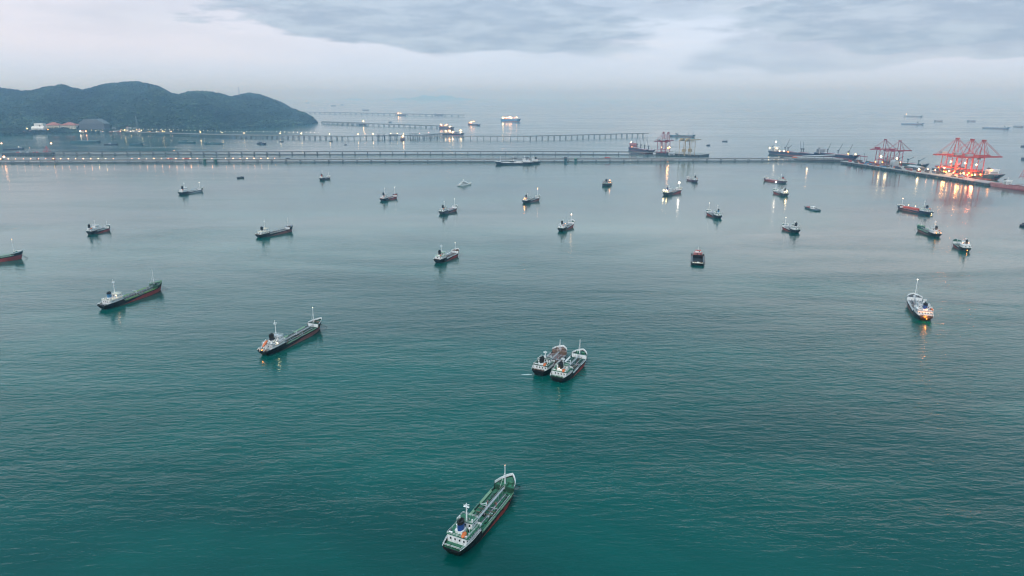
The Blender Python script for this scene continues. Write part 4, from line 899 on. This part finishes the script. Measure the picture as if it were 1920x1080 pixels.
def sts(label, base, az_boom, k=1.0, mat=CRANE, fwd=62, back=42, hb=42, ha=80, gauge=26, wid=17, frame='A', lights=(), group=None):
    """ship-to-shore gantry crane; local +x is the waterside"""
    r = thing('gantry_crane', label, 'gantry crane', base, az_boom, group); g, w2 = gauge / 2 * k, wid / 2 * k; hb *= k; ha *= k; fw, bk = fwd * k, back * k; T_ = 1.35 * k
    for x in (-g, g):
        for y in (-w2, w2):
            MB().bar((x, y, .5), (x * (1 if x > 0 else .92), y * .9, hb), T_, T_ * .9, 4).build('leg', mat, r)
            MB().box((x, y, .9), (2.6 * k, 5 * k, 1.6)).build('bogie', DGREY, r)
    for x in (-g, g): MB().bar((x, -w2, 4 * k), (x, w2, 4 * k), T_ * .8, n=4).build('sill_beam', mat, r); MB().bar((x, -w2, hb), (x, w2, hb), T_ * .9, n=4).build('top_beam', mat, r)
    for y in (-w2, w2):
        MB().bar((-g, y, 14 * k), (g, y, 14 * k), T_ * .7, n=4).build('portal_beam', mat, r); MB().bar((-g, y, 15 * k), (g, y, hb - 2 * k), T_ * .4, n=4).build('brace', mat, r)
    for y in (-3 * k, 3 * k): MB().box(((fw - bk) / 2, y, hb + 1.5 * k), (fw + bk, 1.1 * k, 3.0 * k)).build('boom_girder', mat, r)
    x_ = MB(); 
    for t in np.linspace(-bk + 3, fw - 3, 14): x_.box((t, 0, hb + 1.5 * k), (.6 * k, 6 * k, .8 * k))
    x_.build('boom_tie', mat, r)
    ax = g
    if frame == 'A':
        for y in (-w2 * .8, w2 * .8): MB().bar((g, y, hb), (ax - 2 * k, y * .25, ha), T_ * .8, T_ * .6, 4).build('apex_leg', mat, r); MB().bar((-g * .2, y, hb), (ax - 3 * k, y * .25, ha), T_ * .55, n=4).build('apex_back_leg', mat, r)
    else:
        for x in (-1, 1): MB().bar((g * .35 + x * 5 * k, 0, hb), (g * .35 + x * 3.2 * k, 0, ha), T_ * .9, T_ * .7, 4).build('apex_leg', mat, r)
        ax = g * .35 + 2 * k
    MB().box((ax - 2 * k, 0, ha), (7 * k, 6 * k, 2.4 * k)).build('apex_platform', mat, r)
    for y in (-2.2 * k, 2.2 * k):
        for xe in (fw * .95, fw * .5, -bk * .85): MB().bar((ax - 2 * k, y, ha), (xe, y, hb + 3 * k), .42 * k, n=4).build('stay', mat, r)
    MB().box((-bk * .45, 0, hb + 6 * k), (15 * k, 7 * k, 5 * k)).build('machinery_house', mat if frame != 'A' else GREYP, r)
    MB().box((g * .5, 0, hb - 2.2 * k), (5 * k, 5 * k, 3 * k)).build('trolley', DGREY, r); MB().box((g * .5 + 3 * k, 2.5 * k, hb - 4.4 * k), (2.6 * k, 2.4 * k, 2.6 * k)).build('operator_cab', WHITE, r)
    st = MB()
    for j in range(9): z0 = 3 + j * (hb - 4) / 9; st.bar((-g - 1.5 * k, -w2 + (0 if j % 2 else 4 * k), z0), (-g - 1.5 * k, -w2 + (4 * k if j % 2 else 0), z0 + (hb - 4) / 9), .35 * k, n=4)
    st.build('stairs', mat, r)
    for (x, y, z, rr, kk) in lights: bulb(r, (x * k, y * k, z * k), rr, kk)
    return r
BA = math.atan2(QS.y, QS.x)
def on_quay(px, w_, z=ZQ):
    """point w metres in from the quay's near edge, on picture column px"""
    lo, hi = -60.0, 560.0
    for _ in range(40):
        m_ = (lo + hi) / 2; P_ = qp(m_, w_); f_ = 960 + FPX * P_.x / (P_.y * math.cos(PITCH) + (CAM_H - z) * math.sin(PITCH))
        if f_ < px: lo = m_
        else: hi = m_
    return qp(lo, w_, z)
Lq = ((-12, -9, 5, 1.5, 'a'), (-4, -9, 6, 1.2, 'y'), (10, -9, 6, 1.5, 'a'), (12, 9, 26, 1.3, 'y'))
sts('bright red ship-to-shore crane, farthest of the three at the container ship', on_quay(1776, 58), BA, 1.0, lights=Lq, gauge=28)
sts('bright red ship-to-shore crane, middle one of the three at the container ship', on_quay(1803, 58), BA, 1.0, lights=Lq, gauge=28)
sts('bright red ship-to-shore crane, nearest of the three, its boom reaching farthest right', on_quay(1824, 58), BA, 1.0, lights=Lq, gauge=28)
sts('dull crimson gantry crane with twin-post top, farther one of the middle pair', on_quay(1651, 52), BA, .82, CRANED, 48, 42, 46, 78, 30, 18, 'T', lights=((-2, 0, 24, 2.0, 'y'), (6, 0, 6, 1.2, 'a')))
sts('dull crimson gantry crane with twin-post top, nearer one of the middle pair', on_quay(1678, 52), BA, .82, CRANED, 48, 42, 46, 78, 30, 18, 'T', lights=((3, 0, 24, 1.7, 'y'), (9, 0, 5, 1.1, 'a')))
KB = math.atan2(KS.y, KS.x)
sts('plum coloured gantry crane behind the bulk carrier, left of its twin', at(1239, 287, 7), KB, .8, CRANED, 50, 50, 46, 80, 30, 18, 'A', lights=((6, 0, 22, 1.6, 'o'),))
sts('plum coloured gantry crane with amber light, right of its twin', at(1248, 288, 7), KB, .8, CRANED, 50, 50, 46, 80, 30, 18, 'A', lights=((4, -8, 22, 2.6, 'a'), (14, -8, 24, 1.3, 'y')))
def cream_gantry(px, label, w_=34, k=.8):
    base = K0 + KD * 0; lo = None
    P_ = at(px, 292, 7); r = thing('gantry_crane', label, 'gantry crane', P_, KB); g, w2, hb = 13, 9, 44
    for x in (-g, g):
        for y in (-w2, w2): MB().bar((x, y, 0), (x, y, hb), .9, n=4).build('leg', CRCREAM, r)
    MB().box((16, 0, hb + 1.5), (92, 4.5, 3)).build('boom_girder', CRCREAM, r); MB().box((-16, 0, hb + 6), (16, 7, 5)).build('machinery_house', CRCREAM, r)
    MB().box((0, 0, 16), (11, 8, 9)).build('hopper', CRCREAM, r); MB().bar((-g, -w2, hb - 1), (g, -w2, hb - 1), .8, n=4).build('portal_beam', CRCREAM, r)
    return r
cream_gantry(1282, 'cream gantry with long flat boom on the short quay, left one'); cream_gantry(1293, 'cream gantry with long flat boom on the short quay, right one')
# terminal clutter
def shed(label, P_, L, W, H_, rz, m=GREYP, rm_=GREYP, name='shed', cat='shed', arch=False, group=None):
    r = thing(name, label, cat, P_, rz, group); MB().box((0, 0, H_ / 2), (L, W, H_)).build('wall', m, r); n = 7 if arch else 3; pts = []
    mb = MB(); rh = H_ * (.9 if arch else .5)
    prof = [(-W / 2 - .5, 0)] + [(-W / 2 * math.cos(math.pi * i / (n - 1)) * 1.04, rh * math.sin(math.pi * i / (n - 1)) if arch else rh * (i == 1)) for i in range(n)] + [(W / 2 + .5, 0)]
    for (a, b), (c, d) in zip(prof[:-1], prof[1:]): mb.quad([(-L / 2 - .6, a, H_ + b + .05), (L / 2 + .6, a, H_ + b + .05), (L / 2 + .6, c, H_ + d + .05), (-L / 2 - .6, c, H_ + d + .05)])
    for sx in (-1, 1): mb.quad([(sx * (L / 2 + .1), a, H_ + b + .04) for a, b in (prof if sx > 0 else prof[::-1])])
    mb.build('roof', rm_, r)
    for k in np.arange(-L / 2 + 4, L / 2 - 3, max(7, L / 14)): MB().box((k, -W / 2 - .1, H_ * .45), (max(2.5, L / 30), .2, H_ * .3)).build('window', GLASSD, r)
    MB().box((0, -W / 2 - .12, H_ * .3), (max(4, L * .08), .24, H_ * .6)).build('door', DGREY, r)
    return r
shed('pale grey transit shed on the short quay under the cream gantries', at(1259, 291, 7), 18, 10, 6, R(4), GREYP, GREYP)
shed('pale blue-white silo shed at the foot of the nearer crimson crane', on_quay(1676, 26), 14, 14, 10, QA, GREYP, GREYP, arch=True)
shed('low grey transit shed behind the red-lit quay edge between the two crane groups', on_quay(1716, 40), 40, 18, 7, QA, DGREY, GREYP)
hop = thing('cargo_hopper', 'small dull red portal frame between the conveyor berth and the crimson cranes', 'hopper', on_quay(1616, 30), QA + .2)
for x in (-11, 11):
    for y in (-4, 4): MB().bar((x, y, 0), (x, y, 17), .6, n=4).build('leg', CRANED, hop)
MB().box((0, 0, 17), (24, 9, 1.4)).build('beam', CRANED, hop); MB().bar((5, 0, 17), (5, 0, 25), .7, n=4).build('post', DGREY, hop)
conv = thing('conveyor', 'grey covered conveyor sloping over the berth between bulk carriers and quay', 'conveyor', at(1510, 300, 7.5), 0)
MB().bar((0, 22, 8), (90, 18, 12), 2, n=4).build('gallery', GREYP, conv)
for x in (10, 35, 60, 85): MB().bar((x, 21, 0), (x, 21, 9), .6, n=4).build('trestle', DGREY, conv)
cols = [BRICK, NAVY, TEALD, ORANGE, GREYP, DUST, WHITE, SKYB, BROWN, DGREY]
CONT = [MB().box((0, 0, 1.3), (12, 2.45, 2.6)).mesh('container_box', m) for m in cols]
CNAME = ['bright red', 'navy', 'teal', 'orange', 'pale grey', 'faded red', 'white', 'mid blue', 'brown', 'dark grey']
def container(P_, rz, label, group, i=None):
    i = random.choice([0, 1, 2, 3, 4, 5, 5, 7, 8, 8, 9, 9]) if i is None else i
    o = link('shipping_container', CONT[i], loc=P_, rot=(0, 0, rz)); return tag(o, CNAME[i] + ' ' + label, 'container', group)
for i in range(80):
    s = random.choice([random.uniform(20, 230), random.uniform(60, 420)]); wv = random.uniform(6, 30) if random.random() < .6 else random.uniform(34, 40)
    P_ = qp(s, wv, ZQ)
    for lv in range(random.choice([1, 1, 2, 2])): container(P_ + Vector((0, 0, 2.62 * lv)), QA, 'shipping container stacked on the long container quay', 'containers on the quay')
for px, wv in ((1722, 14), (1738, 20), (1752, 24), (1768, 24), (1786, 24), (1806, 24), (1812, 20), (1640, 20)):
    P_ = on_quay(px, wv); r = 1.1 if px != 1722 else 2.0
    street_lamp(P_, 8 if px != 1722 else 5, r, random.choice('ao') if px != 1722 else 'y', 'amber lamp on the long container quay' if px != 1722 else 'brightest lamp at the near edge of the container quay, left of the bright red cranes', 'amber lamps on the container quay' if px != 1722 else None)
for px, pw in ((1722, 2.5e5), (1768, 2e5), (1800, 3.5e5), (1815, 3e5)): beam_light(on_quay(px, 3, 13), pw * .06, (1, .42, .12) if px != 1722 else (1, .7, .35), 2.0)
beam_light(on_quay(1800, 50, 24), 1.5e6, (1, .4, .12), 3.0); beam_light(on_quay(1825, 45, 14), 9e5, (1, .22, .08), 3.0); beam_light(on_quay(1772, 50, 16), 8e5, (1, .5, .15), 3.0); beam_light(on_quay(1664, 50, 24), 5e4, (1, .75, .4), 3.0)
beam_light(at(1253, 288, 24), 8e4, (1, .5, .2), 2.5); beam_light(at(1515, 299, 14), 3e4, (1, .6, .3), 2)
# ships at the quay
BQ, hq = bulker('dark teal bulk carrier with raised deck cranes beside the crimson gantry cranes', None, None, L=150, beam=26, hull=TEALH, z=11, cranes=((.35, 20, 0, 21), (.58, 24, 0, 22), (.84, 24, 0, 24)), hm=GREYP, loc=qp(130, 96), head=QA, lights=((.5, -.45, 13, 1.0, 'y'),), cm=TEALH)
CS, hc = bulker('dark container ship part-loaded with stacked boxes under the bright red cranes', None, None, L=190, beam=30, hull=TEALH, z=9, hm=WHITE, cargo='none', loc=qp(335, 97), head=QA, acc=.88, mastn=False, lights=((.92, -.3, 22, 2.0, 'a'), (.1, -.3, 14, 1.6, 'a'), (.2, -.3, 14, 1.6, 'y')), name='container_ship', cat='container ship', fun=WHITE)
for a in range(11):
    for b in range(9):
        top = [3, 4, 4, 5, 4, 3, 3, 2, 4, 3, 0][a]
        for c in range(max(0, top - (random.random() < .3) - 1), top):
            s = -78 + a * 13.2; P_ = qp(335, 97) + QD * s + QS * (-11 + b * 2.6) + Vector((0, 0, 8.6 + 2.62 * c)); container(P_, QA, 'container in the deck stacks of the container ship', 'containers on the container ship')
bulker('pale red coaster moored at the near end of the container quay', (1853, 347.5), (1965, 363), L=115, beam=17, hull=PINK, boot=CRANED, z=7, hm=WHITE, acc=.3, lights=(), name='coaster_ship', cat='coaster', deckm=DUST)
qx = at(1918, 340); tower(qx + Vector((0, 0, ZQ)), 24, 12, CRANE, 'part of a red lattice jib at the right edge above the pale red coaster', 'lattice_jib', 'crane')
# two coasters on the near side of the first jetty
T('pale cluttered coaster moored in front of the nearest jetty, left of its neighbour', (1000, 308.0), (928, 308.3), det=1, beam=15, z0=3.2, z1=4.2, deck=GREYP, screens=WHITE, fun=GREYP, fm=14, rm=8, hs=1.5, boot=BLACK, bridge=(.2, .28), name='coaster_ship', cat='coaster', htop=GREYP)
T('dark-hulled coaster moored in front of the nearest jetty, its stern sticking out right', (1013, 306.2), (955, 306.4), det=1, beam=13, z0=3, z1=4, deck=DUST, screens=WHITE, fun=SOOT, fm=12, rm=8, hs=1.4, boot=BLACK, name='coaster_ship', cat='coaster', htop=GREYP)
# ---- ships farther out
B_ = bulker
def lits(n, z, s0=.05, s1=.95, r=2.4, kk='ooya'): return tuple((s0 + (s1 - s0) * random.random(), random.uniform(-.5, .2), z + random.uniform(-3, 9), random.uniform(.35, .75) * r, random.choice(kk)) for _ in range(n))
B_('blue-hulled cargo ship blazing with orange lights in open water beyond the jetties', (939, 227.5), (976, 228.3), beam=34, L=160, hull=SKYB, z=15, hm=ORANGE, lights=lits(16, 26, .05, .6, 4.2) + lits(4, 27, .6, .95, 3.2), acc=.2)
B_('low ship with pinkish lights left of the blazing cargo ship', (870, 233.2), (909, 236.2), L=150, beam=22, z=6, hm=PINK, lights=lits(9, 15, .1, .6, 3.2))
B_('distant orange-lit ship moored at the faintest jetty', (746, 217), (760, 217.2), L=100, beam=20, z=10, hm=ORANGE, lights=lits(5, 22, .1, .9, 4.5))
B_('ship with bright deck lights at the end of the slanting far jetty', (823, 240.8), (852, 242.2), L=120, beam=20, z=8, hm=ORANGE, lights=lits(8, 16, .05, .9, 3.0))
B_('yellow-lit ship moored at the very end of the shore jetty', (833, 253.5), (867, 254.5), L=115, beam=20, z=8, hm=CREAM, lights=lits(13, 16, .1, .95, 2.7, 'yyoa'), boot=RED)
B_('yellow-lit supply ship moored end-on at the shore jetty between the platforms', (750, 265), (760, 258.5), L=66, beam=16, z=7, hm=CREAM, lights=lits(7, 14, .1, .8, 2.2, 'yyoa'), hull=DUST)
B_('small ship with a white lamp at the end of the short headland jetty', (674, 234.2), (687, 234.4), L=55, beam=14, z=7, hm=GREYP, lights=((.6, 0, 24, 3, 'y'),))
B_('grey naval-looking ship with high bow and masts behind the purple cranes', (1259, 256), (1300, 257), L=118, beam=16, z=6, hull=TEALH, hm=GREYP, acc=.3, cargo='none', cranes=((.72, 2, 0, 16), (.9, 2, 0, 30)))
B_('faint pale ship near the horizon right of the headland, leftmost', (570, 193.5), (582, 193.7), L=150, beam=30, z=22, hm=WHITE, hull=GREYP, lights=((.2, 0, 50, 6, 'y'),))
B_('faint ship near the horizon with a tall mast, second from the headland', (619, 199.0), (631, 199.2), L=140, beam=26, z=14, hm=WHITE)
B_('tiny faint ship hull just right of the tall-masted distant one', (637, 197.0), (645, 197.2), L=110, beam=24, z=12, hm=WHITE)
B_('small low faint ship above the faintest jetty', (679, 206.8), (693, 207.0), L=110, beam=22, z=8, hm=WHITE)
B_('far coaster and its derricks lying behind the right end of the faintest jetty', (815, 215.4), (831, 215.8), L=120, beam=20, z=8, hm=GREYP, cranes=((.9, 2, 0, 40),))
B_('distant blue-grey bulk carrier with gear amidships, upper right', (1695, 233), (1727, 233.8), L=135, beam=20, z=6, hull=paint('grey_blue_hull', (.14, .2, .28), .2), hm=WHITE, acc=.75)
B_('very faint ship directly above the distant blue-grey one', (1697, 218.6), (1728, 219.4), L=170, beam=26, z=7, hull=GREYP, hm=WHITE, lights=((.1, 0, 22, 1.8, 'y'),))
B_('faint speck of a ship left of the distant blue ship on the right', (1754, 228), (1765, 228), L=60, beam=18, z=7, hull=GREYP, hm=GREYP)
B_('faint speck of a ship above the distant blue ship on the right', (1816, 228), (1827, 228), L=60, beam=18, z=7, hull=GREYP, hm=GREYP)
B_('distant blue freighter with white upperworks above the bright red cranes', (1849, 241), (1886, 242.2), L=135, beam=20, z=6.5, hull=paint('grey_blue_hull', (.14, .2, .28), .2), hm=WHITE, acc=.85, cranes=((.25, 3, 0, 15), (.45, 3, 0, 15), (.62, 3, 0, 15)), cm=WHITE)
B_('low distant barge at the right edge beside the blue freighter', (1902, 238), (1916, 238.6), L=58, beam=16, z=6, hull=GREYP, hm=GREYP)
SB('tiny launch crossing between the far jetties', (729, 229.5), (734, 229.5), L=22, hull=NAVY, beam=10, z=5, name='launch', cat='launch', housep=.5)
SB('lone dark launch right of the cream gantries', (1325, 273), (1331, 273), L=14, hull=NAVY, beam=6, z=3, name='launch', cat='launch', housep=.5)
SB('dark low boat right of the naval-looking ship', (1355, 265.5), (1363, 265.5), L=22, hull=NAVY, beam=8, z=3, name='launch', cat='launch')
SB('dark launch at the right edge above the container quay, upper one', (1916, 275), (1926, 275), L=26, hull=NAVY, beam=8, z=4, name='launch', cat='launch', housep=.4)
SB('dark launch at the right edge above the container quay, lower one', (1917, 299), (1927, 299), L=20, hull=NAVY, beam=8, z=5, name='launch', cat='launch', housep=.4)

# ------------------------------------------------------------------ shore village
def shore(px, py, z=3.5): return at(px, py, z)
ROOF = paint('red_roof_tiles', (.36, .12, .09), .25, .8, .05); GR = paint('grey_metal_roof', (.13, .14, .16), .2, .6, .03)
r = shed('white two-storey block standing on a lower white wing at the foot of the hill', shore(73, 246), 62, 20, 17, 0, WHITE, WHITE, 'waterfront_building', 'building')
o = MB().box((4, 10, 28), (46, 24, 24)).build('upper_storey', WHITE, r); MB().box((10, -2.2, 28), (7, .4, 7)).build('window', BROWN, r)
for (px, W_, H2, nm) in ((98, 80, 20, 'red-roofed warehouse nearest to the white waterfront block'), (128, 84, 20, 'red-roofed warehouse between the other red roof and the great grey hall')):
    r = thing('warehouse', nm, 'warehouse', shore(px, 242)); MB().box((0, 20, H2 / 2), (W_, 40, H2)).build('wall', CREAM, r)
    MB().prism([(-W_ / 2 - 2, -2), (W_ / 2 + 2, -2), (W_ / 2 + 2, 42), (-W_ / 2 - 2, 42)], H2, H2 + .8).build('eaves', ROOF, r)
    m_ = MB(); a = [(-W_ / 2 - 2, -2, H2 + .8), (W_ / 2 + 2, -2, H2 + .8), (W_ / 2 + 2, 42, H2 + .8), (-W_ / 2 - 2, 42, H2 + .8)]; e = [(-8, 20, H2 + 16), (8, 20, H2 + 16)]
    m_.quad([a[0], a[1], e[1], e[0]]).quad([a[1], a[2], e[1]]).quad([a[2], a[3], e[0], e[1]]).quad([a[3], a[0], e[0]]); m_.build('roof', ROOF, r)
    for k in np.arange(-W_ / 2 + 6, W_ / 2 - 4, 9): MB().box((k, -.1, H2 * .55), (4, .3, 5)).build('window', GLASSD, r)
r = thing('storage_hall', 'great grey gambrel-roofed storage hall at the foot of the hill', 'hall', shore(173, 244)); W_, H2 = 136, 34
MB().box((0, 25, H2 / 2), (W_, 50, H2)).build('wall', paint('dim_hall_cladding', (.1, .1, .12), .2), r)
pr = [(-W_ / 2 - 3, H2), (-W_ * .28, H2 + 22), (W_ * .22, H2 + 24), (W_ / 2 + 3, H2)]; m_ = MB()
for (a, b), (c, d) in zip(pr[:-1], pr[1:]): m_.quad([(a, -2, b), (c, -2, d), (c, 52, d), (a, 52, b)])
m_.quad([(a, -1.9, b) for a, b in pr]).quad([(a, 51.9, b) for a, b in pr[::-1]]); m_.build('roof', GR, r)
for k in np.arange(-W_ / 2 + 8, W_ / 2 - 6, 12): MB().box((k, -.3, H2 * .5), (1.6, .6, H2)).build('pillar', DGREY, r)
for i in range(34):
    px = random.choice([random.uniform(196, 262), random.uniform(150, 262), random.uniform(0, 60)]); py = random.uniform(240.5, 248.5) if px > 190 else random.uniform(245, 249.5)
    r = shed('small village house at the foot of the wooded hill', shore(px, py), random.uniform(9, 20), random.uniform(8, 12), random.uniform(4, 8), random.uniform(-.4, .4), random.choice([WHITE, CREAM, GREYP, PINK]), random.choice([ROOF, GR, GR, DGREY]), 'house', 'house', group='small houses along the shore')
for i in range(46):
    px = random.uniform(170, 262) if i < 34 else random.uniform(262, 330); py = random.uniform(246, 250) if i < 34 else 249.5
    street_lamp(shore(px, py), 8, random.uniform(.4, .9), random.choice('wyoo'), 'small lamp in the cluster of lights along the village waterfront', 'village waterfront lamps')
for px, py, k, lb in ((14, 242, 'o', 'warm lamp among the shore trees at far left'), (52, 242, 'y', 'yellow lamp just left of the white waterfront block'), (91, 244, 'a', 'orange lamp under the first red roof'), (151, 247, 'w', 'white lamp below the great grey hall'), (162, 247, 'o', 'reddish lamp below the middle of the great grey hall'), (86, 234.5, 'w', 'white lamp left of the first red roof, higher up'), (199, 234.5, 'w', 'white lamp right of the great grey hall, higher up')):
    street_lamp(shore(px, py + 2), 8 if py > 240 else 14, 2.0, k, lb, None)
# hill-top radio mast and sea-front mast
def hilltop(px, t_):
    fy = float(tab(FOOT, px)); df = CAM_H / math.tan(PITCH - math.atan((540 - fy) / FPX)); rd = float(tab(RIDGE, px)); k = math.sqrt(1 + ((px - 960) / FPX) ** 2); d = (df + rd * t_)
    a_ = math.atan2(px - 960, FPX); hr, pf, _, _ = hill_height(np.array([float(px)]), np.array([d * k])); return Vector((d * k * math.sin(a_), d * k * math.cos(a_), float(2.5 + (hr[0] - 2.5) * pf[0])))
tower(hilltop(468, .95) - Vector((0, 0, 6)), 78, 12, GREYP, 'slender radio mast on the saddle of the headland', 'radio_mast', 'radio mast')
tower(shore(258, 244), 75, 10, GREYP, 'pale lattice mast rising at the foot of the hill right of the village', 'lattice_mast', 'mast')

# patch of white water pumped out beside the rafted tankers
fm_ = MB(); q = at(988, 702); rr = random.Random(4); pts = []
for i in range(14):
    a = 2 * math.pi * i / 14; pts.append((q.x + math.cos(a) * 4.5 * rr.uniform(.6, 1.1), q.y + math.sin(a) * .9 * rr.uniform(.5, 1.2), .03))
fm_.quad(pts); kind(fm_.build('foam', paint('white_foam', (.45, .52, .52), .3, .8, 1.5)), 'stuff', 'small white streak of discharge water left of the rafted tankers')

# ------------------------------------------------------------------ haze
hm_ = bpy.data.materials.new('haze_air'); hm_.use_nodes = True; t = hm_.node_tree; t.nodes.clear()
pv = t.nodes.new('ShaderNodeVolumePrincipled'); mo = t.nodes.new('ShaderNodeOutputMaterial'); t.links.new(pv.outputs[0], mo.inputs['Volume'])
pv.inputs['Color'].default_value = (.41, .7, 1, 1); pv.inputs['Absorption Color'].default_value = (1, 1, 1, 1); pv.inputs['Density'].default_value = 1.28e-4; pv.inputs['Anisotropy'].default_value = .88
hz = MB().box((0, 26500, 224), (122000, 61000, 450)).build('haze', hm_); kind(hz, 'stuff', 'thin blue haze over the whole anchorage')
